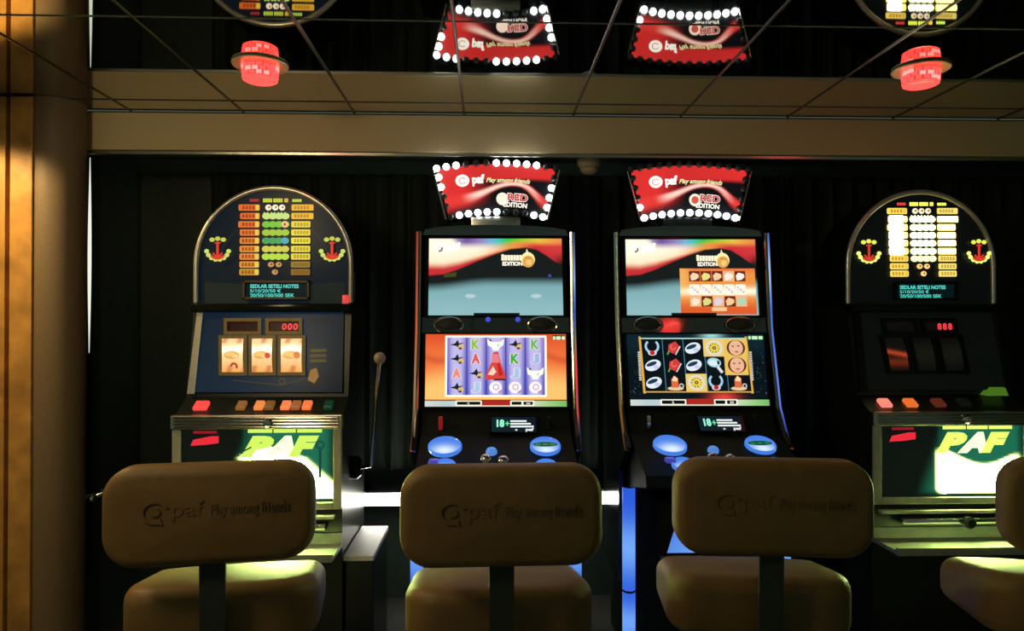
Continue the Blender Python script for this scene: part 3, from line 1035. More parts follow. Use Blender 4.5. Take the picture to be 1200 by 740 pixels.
def game_desert(c):
    X0, Y0, X1, Y1 = c.rect

    def bgf(s, t):
        a = mixc(C(228, 86, 44), C(244, 120, 60), sstep(0.0, 0.35, t))
        a = mixc(a, C(252, 196, 110, 1.05), sstep(0.40, 0.80, t + 0.05 * math.sin(9 * s)))
        k = 0.5 * math.exp(-((t - 0.32 - 0.05 * math.sin(14 * s)) / 0.05) ** 2)
        return mixc(a, C(190, 50, 40), k)
    c.grid(40, 24, bgf)
    c.rbox(521.5, 393.5, 639.5, 466, 1.5, C(255, 240, 220, 1.15))

    def reels(s, t):
        k = abs(math.sin(5 * math.pi * s))
        a = mixc(C(78, 84, 196), C(196, 190, 240), sstep(0.1, 0.95, k))
        return mixc(a, C(214, 190, 232), 0.3 * (1 - t))
    c.grid(60, 6, reels, (524, 396, 637, 463.5))
    xs_ = [535, 557, 580, 602.5, 626]
    ys_ = [404.5, 421.5, 438.5, 455]
    for i in range(1, 5):
        c.box(524 + 22.6 * i - 0.6, 396, 524 + 22.6 * i + 0.6, 463.5, C(60, 60, 150))
    for (i, j) in ((0, 0), (0, 1), (0, 3), (1, 2), (3, 0)):
        bird(c, xs_[i], ys_[j])

    def let(ch, i, j, col):
        c.text(ch, xs_[i] - 6, ys_[j] - 6.5, xs_[i] + 6, ys_[j] + 6, C(245, 235, 235), bold=0.09)
        c.text(ch, xs_[i] - 5, ys_[j] - 6, xs_[i] + 5, ys_[j] + 5.6, col, bold=0.05)
    let('K', 1, 0, C(140, 200, 70))
    let('K', 3, 1, C(60, 180, 50))
    let('K', 4, 0, C(110, 190, 90))
    let('A', 1, 1, C(226, 90, 80))
    let('A', 0, 2, C(240, 140, 110))
    let('J', 4, 1, C(160, 190, 236))
    let('J', 3, 2, C(170, 200, 240))
    let('J', 1, 3, C(170, 204, 240))
    for (i, j) in ((2, 0), (4, 2)):      # pale horned skull
        x, y = xs_[i], ys_[j]
        c.poly([(x - 10, y - 7), (x - 5, y - 3), (x + 5, y - 3), (x + 10, y - 7), (x + 9, y + 1), (x + 5, y + 3), (x + 3, y + 7), (x - 3, y + 7), (x - 5, y + 3), (x - 9, y + 1)], C(250, 250, 236, 1.1))
        c.ell(x - 6, y - 5, 1.4, 1.2, C(80, 70, 80), 8)
        c.ell(x + 3, y + 1, 1.2, 1.8, C(190, 210, 220), 8)
    for i in (2, 3, 4):                  # pale coin
        x, y = xs_[i], ys_[3]
        c.ell(x, y, 7.4, 6.8, C(250, 240, 246, 1.1), 16)
        c.ring(x + 0.5, y - 0.5, 2.6, 3.6, C(180, 150, 190), 12)
        c.line(x + 3, y + 6, x + 8, y + 3, 2, C(200, 140, 170))
    x = xs_[2]                           # red mountain
    c.poly([(x - 3, 414), (x + 3, 413), (x + 6, 426), (x + 11, 440), (x + 12, 446), (x - 12, 446), (x - 11, 440), (x - 5, 426)], C(222, 70, 62))
    c.poly([(x - 9, 440), (x - 3, 430), (x + 1, 437), (x - 3, 441)], C(252, 214, 196))
    c.poly([(x + 2, 428), (x + 4, 426), (x + 9, 440), (x + 4, 442)], C(190, 40, 36))
    c.poly([(x - 4, 416), (x + 3, 416), (x + 5, 426), (x - 5, 426)], C(236, 130, 140))
    c.box(x - 2, 445, x + 12, 447, C(70, 40, 40))
    c.box(X0, 469, X1, 472, C(186, 44, 34))


def game_mystery(c):
    X0, Y0, X1, Y1 = c.rect

    def bgf(s, t):
        a = mixc(C(6, 18, 26), C(12, 34, 44), math.exp(-((t - 0.1) / 0.2) ** 2))
        k = math.exp(-(((s - 0.62) / 0.07) ** 2 + ((t - 0.02) / 0.04) ** 2))
        a = mixc(a, C(170, 230, 232), k)
        k = math.exp(-(((s - 0.68) / 0.09) ** 2 + ((t - 0.90) / 0.09) ** 2))
        return mixc(a, C(236, 70, 60), k)
    c.grid(60, 36, bgf)
    rnd = random.Random(3)
    for k in range(40):
        x, y = rnd.choice([rnd.uniform(736, 748), rnd.uniform(882, 896)]), rnd.uniform(396, 464)
        c.ell(x, y, 0.5, 0.5, C(120, 160, 170), 6, up=0)
    gold = C(226, 176, 66)
    c.box(750, 397.5, 877, 399, C(180, 220, 210))
    c.box(751, 461, 878, 462.4, gold)
    c.poly([(749, 396), (751.5, 396), (754, 463.5), (751, 463.5)], gold)
    c.poly([(874.5, 396), (877, 396), (880.5, 463.5), (877.5, 463.5)], gold)
    for x in (748.5, 880):
        for k in range(14):
            c.box(x - 1.4, 414 + k * 2.5, x + 1.4, 415.8 + k * 2.5, C(214, 206, 200), up=0)
        c.layer += 1
    xs_ = [764, 788.5, 812, 836.5, 861.5]
    ys_ = [410, 430.5, 451]
    c.poly([(752.5, 399), (875.5, 399), (878, 461), (753.5, 461)], C(7, 17, 22))
    for i in range(1, 5):
        x = 752 + 24.4 * i
        c.line(x, 399, x + 1.6, 461, 0.9, C(70, 130, 150))
    yel = C(238, 196, 96)
    c.box(824.5, 399, 848.5, 420, C(240, 206, 120))
    c.box(848.5, 399, 876, 442, yel)
    c.box(801.5, 440.5, 826, 461, C(240, 206, 110))
    wh = C(226, 234, 246, 1.05)
    for (i, j) in ((0, 1), (0, 2), (2, 0), (2, 1)):      # pale ring
        x, y = xs_[i], ys_[j]
        c.ell(x, y, 9.6, 6.4, wh, 18, rot=-0.35)
        c.ell(x - 1.5, y - 1.6, 6.6, 2.4, C(24, 60, 84), 14, rot=-0.35)
        c.ell(x + 3.5, y + 2.0, 3.4, 2.4, C(206, 206, 236), 10)
    for (i, j) in ((0, 0), (3, 2)):                      # necklace
        x, y = xs_[i], ys_[j]
        c.ring(x, y - 2, 6.0, 8.6, C(170, 210, 240), 16, -50, 230)
        c.ell(x, y + 6, 5.2, 3.0, C(220, 220, 230), 12)
        c.ell(x, y + 5.6, 3.0, 2.8, C(196, 30, 40), 12)
    for j in (0, 1):                                     # rose
        x, y = xs_[1], ys_[j]
        c.poly([(x - 5, y - 4), (x + 3, y - 8), (x + 8, y - 2), (x + 1, y + 7), (x - 6, y + 4)], C(214, 60, 60))
        c.ring(x, y - 1, 2, 3.6, C(236, 110, 100), 10, 0, 250)
        c.line(x + 8.5, y - 2, x + 2.5, y + 8, 1.4, C(236, 220, 216))
        c.line(x - 7, y + 8, x - 5, y + 4, 1.8, C(90, 160, 80))
    for (i, j) in ((3, 0), (2, 2)):                      # zodiac wheel
        x, y = xs_[i] + (0.5 if j == 0 else 1.5), ys_[j]
        c.ell(x, y, 10, 9.2, C(226, 222, 214), 20)
        c.ell(x, y, 7.2, 6.6, C(240, 214, 90), 18)
        for k in range(10):
            a = 2 * math.pi * k / 10
            c.ell(x + 5.4 * math.cos(a), y + 5 * math.sin(a), 1.1, 1.1, C(40, 30, 20), 8, up=0)
        c.layer += 1
        c.ell(x, y, 2.3, 2.2, C(60, 44, 20), 10)
        c.ell(x, y, 1.0, 1.0, C(230, 200, 90), 8)
    for j in (0, 1):                                     # portrait tile
        x, y = xs_[4] + 1, ys_[j]
        c.ell(x, y, 11.0, 9.6, C(96, 44, 26), 18)
        c.ell(x, y, 8.4, 9.2, C(238, 186, 150), 18)
        c.ell(x - 3.5, y - 2, 1.6, 0.8, C(110, 60, 50), 8)
        c.ell(x + 3.0, y - 2.4, 1.6, 0.8, C(110, 60, 50), 8)
        c.ell(x + 0.5, y + 4.6, 2.6, 1.0, C(206, 90, 90), 10)
    x, y = xs_[3], ys_[1]                                # magnifier
    c.ell(x - 1, y - 3, 8.2, 5.6, C(170, 220, 232), 16, rot=0.15)
    c.ell(x - 2, y - 2.6, 5.2, 3.2, C(226, 240, 244), 14, rot=0.15)
    c.ell(x + 4, y - 3, 1.6, 2.6, C(24, 60, 70), 10)
    c.line(x + 3, y + 2, x + 8, y + 9, 3.4, C(226, 226, 226))
    for i in (1, 4):                                     # candle
        x, y = xs_[i] + (1 if i == 4 else 0), ys_[2]
        c.ell(x, y + 7, 9.5, 2.4, C(240, 206, 160), 14)
        c.poly([(x - 4.5, y + 6), (x - 4.5, y - 4), (x - 1, y - 8), (x + 3.5, y - 5), (x + 3.5, y + 6)], C(226, 110, 64))
        c.poly([(x - 4, y - 2), (x - 1, y - 8), (x + 3, y - 4), (x + 2, y - 1)], C(252, 222, 180))
        c.ring(x + 7, y + 4, 1.6, 3.0, C(206, 200, 190), 10)


def status_bar(c, x0, x1, y0, y1):
    c.grid(24, 1, lambda s, t: ramp([(0, (214, 220, 214)), (0.15, (180, 205, 210)), (0.3, (210, 228, 210)), (0.5, (222, 226, 200)), (0.75, (206, 226, 190)), (0.9, (150, 205, 130)), (1, (120, 190, 100))], s), (x0, y0, x1, y1))
    w = x1 - x0
    mx = x0 + 0.40 * w
    c.box(mx, y0 - 1, x0 + 0.60 * w, y1 - 1.4, C(176, 40, 32))
    c.rbox(x0 + 0.215 * w, y0 - 0.4, x0 + 0.40 * w, y1 - 0.6, 1, C(246, 246, 226, 1.1))
    c.rbox(x0 + 0.225 * w, y0 + 0.9, x0 + 0.39 * w, y1 - 2.0, 0.6, C(16, 18, 18))
    c.text('2', x0 + 0.297 * w, y0 + 1.8, x0 + 0.312 * w, y1 - 2.6, C(240, 240, 230), bold=0.03)
    c.rbox(x0 + 0.60 * w, y0 - 0.4, x0 + 0.77 * w, y1 - 0.6, 1, C(246, 246, 226, 1.1))
    c.rbox(x0 + 0.61 * w, y0 + 0.9, x0 + 0.68 * w, y1 - 2.0, 0.6, C(16, 18, 18))
    c.rbox(x0 + 0.693 * w, y0 + 0.9, x0 + 0.76 * w, y1 - 2.0, 0.6, C(16, 18, 18))
    c.text('20', x0 + 0.712 * w, y0 + 1.8, x0 + 0.742 * w, y1 - 2.6, C(240, 240, 230), bold=0.03)


def video(xc, label, second):
    t = thing('video_slot_machine', label, 'slot machine', (xc, 2.60, 0), group='twin screen video slot machines')

    def L(px, py, Y):                 # measured on the first of the two
        p = at(px, py, Y)
        return Vector((p.x - VXC, Y - 2.60, p.z))
    HW = 0.298
    zt = L(581, 276, 2.80).z
    zm = L(581, 384, 2.765).z
    zl = L(581, 478, 2.69).z
    zd = L(581, 510, 2.62).z
    ze = L(581, 562, 2.36).z
    # side profile: upper screen, lower screen, sloping apron, button deck, recessed pedestal
    prof = [(0.215, zt), (0.180, zm), (0.100, zl), (0.030, zd), (-0.225, ze + 0.004), (-0.235, ze - 0.035), (0.02, ze - 0.09), (0.02, 0.0), (0.46, 0.0), (0.46, zt)]
    MB().prism(prof, -HW + 0.02, HW - 0.02, 'x').build('cabinet', M_CAB, t)
    # chrome edged side cheeks
    for s in (-1, 1):
        pr2 = [(0.195, zt + 0.012), (0.160, zm), (0.080, zl), (0.012, zd), (-0.04, zd - 0.04), (0.10, zd - 0.15), (0.12, 0.3), (0.455, 0.3), (0.455, zt + 0.012)]
        ck = MB().prism(pr2, s * HW - 0.010, s * HW + 0.010, 'x').build('side_cheek', M_BLACK, t)
        path = [(s * HW, 0.190, zt + 0.012), (s * HW, 0.155, zm), (s * HW, 0.076, zl), (s * HW, 0.010, zd - 0.01), (s * HW, -0.03, zd - 0.05)]
        MB().tube(path, 0.0075, 8).build('edge_trim', M_CHROME, ck, smooth=True)
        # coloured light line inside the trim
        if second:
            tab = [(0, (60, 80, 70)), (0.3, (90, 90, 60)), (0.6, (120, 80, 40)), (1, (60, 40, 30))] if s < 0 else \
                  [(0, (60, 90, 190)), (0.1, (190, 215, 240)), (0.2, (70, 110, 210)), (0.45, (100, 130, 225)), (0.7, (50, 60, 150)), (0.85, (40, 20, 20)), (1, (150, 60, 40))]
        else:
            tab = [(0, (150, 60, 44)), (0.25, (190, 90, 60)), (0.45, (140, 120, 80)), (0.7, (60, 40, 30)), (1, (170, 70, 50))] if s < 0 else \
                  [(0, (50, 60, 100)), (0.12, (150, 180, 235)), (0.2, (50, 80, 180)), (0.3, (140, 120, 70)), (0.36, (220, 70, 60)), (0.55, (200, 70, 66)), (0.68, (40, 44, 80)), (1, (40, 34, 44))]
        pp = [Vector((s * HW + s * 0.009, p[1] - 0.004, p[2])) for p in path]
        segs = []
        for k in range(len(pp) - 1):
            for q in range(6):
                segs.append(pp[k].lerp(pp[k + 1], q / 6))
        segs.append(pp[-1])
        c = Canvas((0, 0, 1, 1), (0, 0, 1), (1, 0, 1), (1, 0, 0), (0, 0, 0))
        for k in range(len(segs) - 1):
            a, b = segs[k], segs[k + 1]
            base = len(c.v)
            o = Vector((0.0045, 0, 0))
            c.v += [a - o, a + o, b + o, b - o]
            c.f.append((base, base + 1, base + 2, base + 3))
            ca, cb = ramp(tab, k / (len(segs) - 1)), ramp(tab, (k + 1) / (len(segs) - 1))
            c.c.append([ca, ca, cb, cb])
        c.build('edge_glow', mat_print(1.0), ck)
    # domed cap and neck carrying the sign
    cap = MB()
    pts = [(-HW + 0.01, zt)]
    for k in range(13):
        x = (-1 + 2 * k / 12) * (HW - 0.02)
        pts.append((x, zt + 0.012 + 0.030 * (1 - (x / HW) ** 2) ** 0.5))
    pts.append((HW - 0.01, zt))
    cap.prism(pts, 0.20, 0.45, 'y')
    cap.build('cap', M_SMOKED, t, smooth=True)
    nz0, nz1 = zt + 0.02, L(581, 258, 2.82).z
    MB().bbox(-0.10, 0.10, 0.235, 0.32, nz0, nz1 + 0.02, 0.008).build('neck', M_BRUSHED if not second else M_BLACK, t, smooth=True)
    # fan shaped lit sign
    TL, TR = L(512, 199, 2.83), L(651, 199, 2.83)
    BR, BL = L(638, 256, 2.83), L(526, 256, 2.83)

    def warp(s, tt):
        return s, tt - (0.115 * (1 - (2 * s - 1) ** 2))
    c = Canvas((0, 0, 1, 1), TL, TR, BR, BL, warp)
    c.grid(64, 36, sign_art)
    m = 1.25
    wh = C(255, 250, 238, m)
    c.ell(0.20, 0.30, 0.062, 0.125, wh, 20)
    c.ring(0.20, 0.30, 0.026, 0.034, C(230, 110, 90), 14, 40, 330, ky=2)
    c.text('paf', 0.285, 0.20, 0.395, 0.44, wh, bold=0.05)
    c.text('Play among friends', 0.41, 0.275, 0.80, 0.40, C(250, 246, 180, 1.1), bold=0.02, shear=0.3)
    c.ell(0.555, 0.715, 0.058, 0.13, C(255, 226, 206, m), 18)
    c.text('RED', 0.600, 0.585, 0.80, 0.755, C(255, 226, 214, m), bold=0.06)
    c.text('RED', 0.606, 0.60, 0.795, 0.74, C(206, 44, 44), bold=0.02)
    c.text('EDITION', 0.565, 0.775, 0.80, 0.875, C(255, 244, 230, m), bold=0.04)
    if second:
        c.ell(0.555, 0.715, 0.036, 0.08, C(220, 90, 70), 14)
    sg = thing_part = c.build('sign_picture', mat_print(1.0), None)
    # back box of the sign: same fan outline with thickness
    mb = MB()
    ol = [(0 + k / 16, -0.05) for k in range(17)] + [(1 - k / 16, 1.05) for k in range(17)]
    front = [c.P(s if 0 < s < 1 else (s - 0.02 if s == 0 else s + 0.02), q) for s, q in ol]
    cc = [(p.x, p.z) for p in front]
    y0 = c.q[0].y + 0.002
    shell = MB().prism(cc, y0, y0 + 0.07, 'y').build('sign', M_BLACK, t)
    sg.parent = shell
    # side rails of the sign
    for s in (-1, 1):
        a = c.P(-0.035 if s < 0 else 1.035, 0.02)
        b = c.P(-0.03 if s < 0 else 1.03, 1.0)
        MB().tube([a + Vector((0, -0.008, 0.004)), b + Vector((0, -0.008, -0.004))], 0.0042, 8).build('side_rail', M_CHROME, shell, smooth=True)
    bulb_on = mat('bulb_on', (0.9, 0.9, 0.9), 0.3, emit=(0.90, 0.96, 1.0), estr=9.0)
    bulb_off = mat('bulb_off', (0.05, 0.055, 0.06), 0.2)
    spots = [(k / 12, -0.02, ('T', k)) for k in range(13)] + [(0.02 + 0.96 * k / 10, 0.985, ('B', k)) for k in range(11)]
    spots += [(0.0, 0.16 + 0.20 * k, ('L', k)) for k in range(4)] + [(1.0, 0.18 + 0.20 * k, ('R', k)) for k in range(4)]
    if not second:
        lit = {('T', 0), ('T', 1), ('T', 2), ('T', 6), ('T', 7), ('T', 8), ('T', 9), ('T', 10), ('L', 0), ('L', 1), ('R', 1), ('R', 2), ('R', 3),
               ('B', 10), ('B', 9), ('B', 1), ('B', 2), ('B', 3), ('B', 4), ('B', 5)}
    else:
        lit = {('B', k) for k in range(11)} | {('L', 3)}
    bm0 = MB().lathe([(0.0135, 0.0), (0.0135, 0.004), (0.012, 0.010), (0.007, 0.0145), (0.0, 0.016)], 12, mtx=Matrix.Rotation(math.pi / 2, 3, 'X'))
    proto = bm0.build('bulb', bulb_on, shell, smooth=True)
    me_on = proto.data
    me_off = me_on.copy()
    me_off.materials[0] = bulb_off
    for n_, (s, q, key) in enumerate(spots):
        o = proto if n_ == 0 else proto.copy()
        if n_:
            COL.objects.link(o)
            o.parent = shell
        o.data = me_on if key in lit else me_off
        o.location = c.P(s, q) + Vector((0, -0.001, 0))
    # upper screen with bezel
    uTL, uTR, uBR, uBL = L(503, 280, 2.806), L(658, 280, 2.806), L(660, 370, 2.773), L(502, 370, 2.773)
    yo = Vector((0, -0.006, 0))
    us = MB()

    def bezel(TL, TR, BR, BL, w, lift, name):
        mb = MB()
        n = (BL - TL).cross(TR - TL).normalized()
        if n.y > 0:
            n = -n
        ctr = (TL + TR + BR + BL) / 4
        outs = [p + (p - ctr).normalized() * w for p in (TL, TR, BR, BL)]
        inn = [TL, TR, BR, BL]
        vs = [p + n * lift for p in outs] + [p + n * lift for p in inn] + [p - n * 0.012 for p in inn] + [p - n * 0.012 for p in outs]
        fs = []
        for k in range(4):
            j = (k + 1) % 4
            fs += [(k, j, 4 + j, 4 + k), (4 + k, 4 + j, 8 + j, 8 + k), (8 + k, 8 + j, 12 + j, 12 + k), (12 + k, 12 + j, j, k)]
        return mb.add(vs, fs).build(name, M_BLACK, t)
    ub = bezel(uTL, uTR, uBR, uBL, 0.018, 0.008, 'upper_screen')
    c = Canvas((0, 0, 1, 1), uTL, uTR, uBR, uBL)
    c.grid(200, 110, upper_art)
    wht = C(255, 250, 240, 1.2)
    c.ring(0.075, 0.125, 0.018, 0.035, wht, 16, 0, 360, ky=1.75)
    c.ring(0.078, 0.13, 0.012, 0.026, C(150, 120, 120), 12, -30, 110, ky=1.75)
    c.text('paf', 0.125, 0.045, 0.235, 0.19, wht, bold=0.05)
    for q in range(7):
        c.rbox(0.543 + 0.0225 * q, 0.215 if q else 0.205, 0.563 + 0.0225 * q, 0.288, 0.006, C(252, 238, 206, 1.15))
    c.text('EDITION', 0.55, 0.30, 0.70, 0.355, C(255, 244, 226, 1.15), bold=0.05)
    c.ell(0.742, 0.275, 0.053, 0.098, C(255, 226, 160, 1.2), 20)
    c.ell(0.745, 0.30, 0.044, 0.078, C(232, 170, 84), 18)
    c.line(0.726, 0.255, 0.765, 0.262, 0.012, C(190, 140, 70))
    c.ell(0.75, 0.31, 0.022, 0.04, C(250, 206, 120), 12)
    c.poly([(0.725, 0.20), (0.735, 0.13), (0.75, 0.20)], C(255, 236, 190, 1.1))
    if not second:
        for xx in (0.31, 0.80):
            c.ell(xx, 0.75, 0.04, 0.028, C(184, 210, 212), 14)
        c.ell(0.905, 0.485, 0.012, 0.02, C(70, 70, 190), 10)
        c.poly([(0.12, 0.46), (0.21, 0.44), (0.20, 0.50), (0.11, 0.51)], C(70, 70, 30))
    else:
        # small pop-up help window
        rect = (0.41, 0.385, 0.985, 0.985)

        def pop(s, tt):
            a = mixc(C(240, 150, 70), C(226, 96, 44), sstep(0.6, 0.9, tt))
            a = mixc(a, C(244, 120, 60), sstep(0.15, 0.0, tt))
            a = mixc(a, C(255, 246, 214, 1.15), math.exp(-((tt - 0.50) / 0.085) ** 2))
            a = mixc(a, C(250, 200, 110), 0.6 * sstep(0.2, 0.0, s) * sstep(0.8, 0.3, tt))
            return a
        c.grid(30, 24, pop, rect)
        for r_ in range(3):
            for k in range(5):
                x = 0.48 + 0.087 * k
                y = 0.43 + 0.165 * r_
                if r_ == 1:
                    c.rbox(x, y + 0.0, x + 0.08, y + 0.14, 0.012, C(248, 240, 220, 1.1))
                    for q in range(3):
                        c.ell(x + 0.02 + 0.02 * q, y + 0.04 + 0.03 * q, 0.010, 0.018, C(*[(200, 216, 206), (226, 206, 216), (206, 200, 228)][(k + q) % 3]), 8)
                else:
                    dark_ = (r_ == 0 and k != 3) or (r_ == 2 and k in (1, 3))
                    c.box(x, y - 0.01, x + 0.082, y + 0.125, C(116, 38, 24) if dark_ else C(240, 190, 140))
                    cl_ = [C(250, 220, 180), C(240, 226, 130), C(250, 210, 170), C(255, 240, 226), C(252, 244, 236)][k] if r_ == 0 else \
                          [C(255, 232, 206), C(220, 222, 130), C(226, 214, 232), C(248, 206, 150), C(170, 220, 190)][k]
                    c.poly([(x + 0.008, y + 0.05), (x + 0.03, y + 0.01), (x + 0.07, y + 0.03), (x + 0.075, y + 0.07), (x + 0.05, y + 0.105), (x + 0.015, y + 0.115)], cl_)
        c.rbox(0.64, 0.895, 0.755, 0.945, 0.012, C(248, 206, 150))
    c.box(0.335, 0.968, 0.675, 1.0, C(14, 16, 16))
    c.build('screen_picture', mat_print(1.0), ub)
    # speaker band with two rings
    ba, bb = L(581, 372, 2.770), L(581, 390.5, 2.752)
    MB().prism([(ba.y - 0.004, ba.z), (bb.y - 0.004, bb.z), (bb.y + 0.05, bb.z), (bb.y + 0.05, ba.z)], -HW + 0.012, HW - 0.012, 'x').build('speaker_band', M_SMOKED, t)
    for sx in (-1, 1):
        px = 526 if sx < 0 else 635.5
        ctr = L(px, 381.5, 2.752)
        ring = []
        for k in range(32):
            a = 2 * math.pi * k / 32
            ring.append(ctr + Vector((0.056 * math.cos(a), -0.004, 0.030 * math.sin(a))))
        MB().tube(ring, 0.0038, 8, closed=True).build('speaker_ring', M_CHROME, t, smooth=True)
        g = MB().lathe([(0.050, 0.0), (0.040, -0.004), (0.020, -0.010), (0.0, -0.012)], 24, mtx=Matrix.Rotation(-math.pi / 2, 3, 'X'))
        o = g.build('speaker_grille', M_MATTE, t, smooth=True)
        o.scale = (1, 1, 0.52)
        o.location = ctr + Vector((0, 0.004, 0))
    if not second:
        for px in (572, 607):
            ctr = L(px, 374.5, 2.757)
            MB().lathe([(0.010, 0), (0.010, 0.004), (0.006, 0.007), (0.0, 0.008)], 14, center=ctr + Vector((0, 0.004, 0)), mtx=Matrix.Rotation(math.pi / 2, 3, 'X')).build(
                'indicator', mat('blue_indicator', (0.02, 0.03, 0.2), 0.2, emit=C(66, 84, 214), estr=0.9), t, smooth=True)
    # lower screen
    lTL, lTR, lBR, lBL = L(499, 392, 2.747), L(663, 392, 2.747), L(664, 477, 2.686), L(498, 477, 2.686)
    lb = bezel(lTL, lTR, lBR, lBL, 0.012, 0.005, 'lower_screen')
    if not second:
        c = Canvas((499, 392, 662, 477), lTL, lTR, lBR, lBL)
        game_desert(c)
        status_bar(c, 499, 662, 470.5, 477)
        c.box(646, 393.5, 661, 399, C(40, 90, 40))
        for q, w_ in ((646.6, 3), (650.4, 5.4), (656.8, 4)):
            c.rbox(q, 395, q + w_, 399, 1, C(220, 246, 206))
    else:
        c = Canvas((734.5, 393, 897, 478), lTL, lTR, lBR, lBL)
        game_mystery(c)
        status_bar(c, 735, 897, 471, 478)
        c.box(877, 395, 896, 400.5, C(20, 80, 40))
        for q, w_ in ((877.6, 3), (881.6, 7), (889.6, 5)):
            c.rbox(q, 396, q + w_, 400, 1, C(200, 244, 200))
    c.build('screen_picture', mat_print(1.0), lb)
    # age notice display in the apron
    def ap(px, py, lift=0.0):
        k = (py - 478) / 32.0
        return L(px, py, 2.70 - 0.08 * k - 0.012 - lift)
    ad = bezel(ap(576, 489), ap(628, 489), ap(628, 507), ap(576, 507), 0.006, 0.003, 'notice_display')
    c = Canvas((576, 489, 628, 507), ap(576, 489), ap(628, 489), ap(628, 507), ap(576, 507))
    c.grid(8, 4, lambda s, tt: mixc(C(8, 34, 40), C(12, 20, 34), s))
    c.text('18', 582, 492, 591, 501, C(150, 240, 206, 1.15), bold=0.05)
    c.text('+', 592, 494, 597, 499.5, C(90, 230, 150), bold=0.04)
    for k, (y, x1_) in enumerate(((493, 617), (496.2, 622), (499.4, 625.5))):
        c.box(598, y, x1_, y + 1.9, C(232, 240, 240, 1.1))
    c.text('paf', 616, 502, 625.5, 506.6, C(240, 244, 244), bold=0.05)
    c.ell(605, 504.4, 1.5, 1.0, C(220, 230, 230), 8)
    c.build('notice', mat_print(1.0), ad)
    # narrow coin and card slots
    for px, m_ in ((516.5, mat('red_slot', (0.2, 0.02, 0.02), 0.2, emit=C(150, 30, 30), estr=0.5) if not second else M_CHROME), (643, M_BLACK)):
        p = ap(px, 494, 0.002)
        MB().bbox(p.x - 0.008, p.x + 0.008, p.y - 0.012, p.y + 0.006, p.z - 0.032, p.z + 0.018, 0.004).build('card_slot', m_, t, smooth=True)
    # deck buttons
    dn = Vector((0, -(zd - ze), 0.255)).normalized()
    rot = Matrix.Rotation(math.atan2(zd - ze, 0.255), 3, 'X')

    def deck(px, py):
        k = (py - 510) / 52.0
        Yd = 2.62 - 0.26 * k
        for _ in range(6):
            p = L(px, py, Yd)
            zz = zd + (ze - zd) * (0.03 - p.y) / 0.255
            Yd += (p.z - zz) * -1.2
            Yd = min(2.63, max(2.3, Yd))
        return L(px, py, Yd)

    def lit_disc(p, r, name, colf, extra=None):
        rim = MB().lathe([(r * 0.90, 0.0), (r * 1.06, 0.0), (r * 1.06, 0.010), (r * 1.0, 0.014), (r * 0.93, 0.010)], 32, center=p, mtx=rot).build(
            name, mat('blue_button_rim', (0.05, 0.10, 0.3), 0.15, emit=C(70, 130, 232), estr=0.9), t, smooth=True)
        u = rot @ Vector((1, 0, 0))
        v = rot @ Vector((0, 1, 0))
        c = Canvas((-1, 1, 1, -1), (0, 0, 1), (1, 0, 1), (1, 0, 0), (0, 0, 0))
        cc = p + dn * 0.010
        c.P = lambda x, y: cc + u * (x * r) + v * (y * r) + dn * (0.00015 * c.layer)
        c.layer = 1
        n, rg = 28, 8
        for i in range(rg):
            for k in range(n):
                q = []
                cs = []
                for rr, aa in ((i, k), (i + 1, k), (i + 1, k + 1), (i, k + 1)):
                    x, y = rr / rg * math.cos(2 * math.pi * aa / n) * 0.94, rr / rg * math.sin(2 * math.pi * aa / n) * 0.94
                    q.append((x, y))
                    cs.append(colf(x, y))
                if i == 0:
                    q, cs = q[1:3] + q[:1], cs[1:3] + cs[:1]
                base = len(c.v)
                c.v += [c.P(*z) for z in q]
                c.f.append(tuple(range(base, base + len(q))))
                c.c.append(cs)
        if extra:
            extra(c)
        c.build('lens', mat_print(1.0), rim)

    def bluef(x, y):
        k = math.exp(-((x / 0.75) ** 2 + ((y + 0.55) / 0.60) ** 2))
        return mixc(C(66, 128, 232), C(220, 240, 255, 1.05), k)

    def band(c):
        c.ell(0, 0.12, 0.86, 0.30, C(12, 70, 54), 20)
        for k in range(3):
            c.ell(-0.5 + 0.5 * k, 0.12, 0.22, 0.14, C(20, 130, 60), 10)
    lit_disc(deck(521.5, 525.5), 0.055, 'round_button', bluef)
    lit_disc(deck(639, 525), 0.052, 'round_button', bluef, band)
    lit_disc(deck(521, 549), 0.036, 'round_button', bluef)
    lit_disc(deck(640, 549), 0.036, 'round_button', bluef)
    for px, py in ((569, 539), (576, 531), (590, 541)):
        p = deck(px, py)
        b = MB().lathe([(0.020, 0.0), (0.020, 0.006), (0.016, 0.014), (0.008, 0.019), (0.0, 0.020)], 18, center=p, mtx=rot)
        b.build('chrome_button', M_CHROME if px != 576 else mat('blue_dome', (0.1, 0.2, 0.5), 0.2, emit=C(80, 140, 224), estr=0.8), t, smooth=True)
    # key recess panel beside the left button
    p = deck(508, 543)
    MB().bbox(p.x - 0.016, p.x + 0.016, p.y - 0.02, p.y + 0.02, p.z - 0.004, p.z + 0.012, 0.005).build(
        'small_key', mat('violet_key', (0.1, 0.08, 0.3), 0.3, emit=C(66, 66, 180), estr=0.7), t, smooth=True)
    # pedestal lights: two blue corner strips in two lengths each, lit belly and its ledge
    strip = mat('blue_strip_light', (0.1, 0.2, 0.6), 0.3, emit=C(84, 136, 240), estr=1.0)
    cap_m = M_BLACK
    ztop = ze - 0.085
    zsp = L(735, 692, 2.60).z
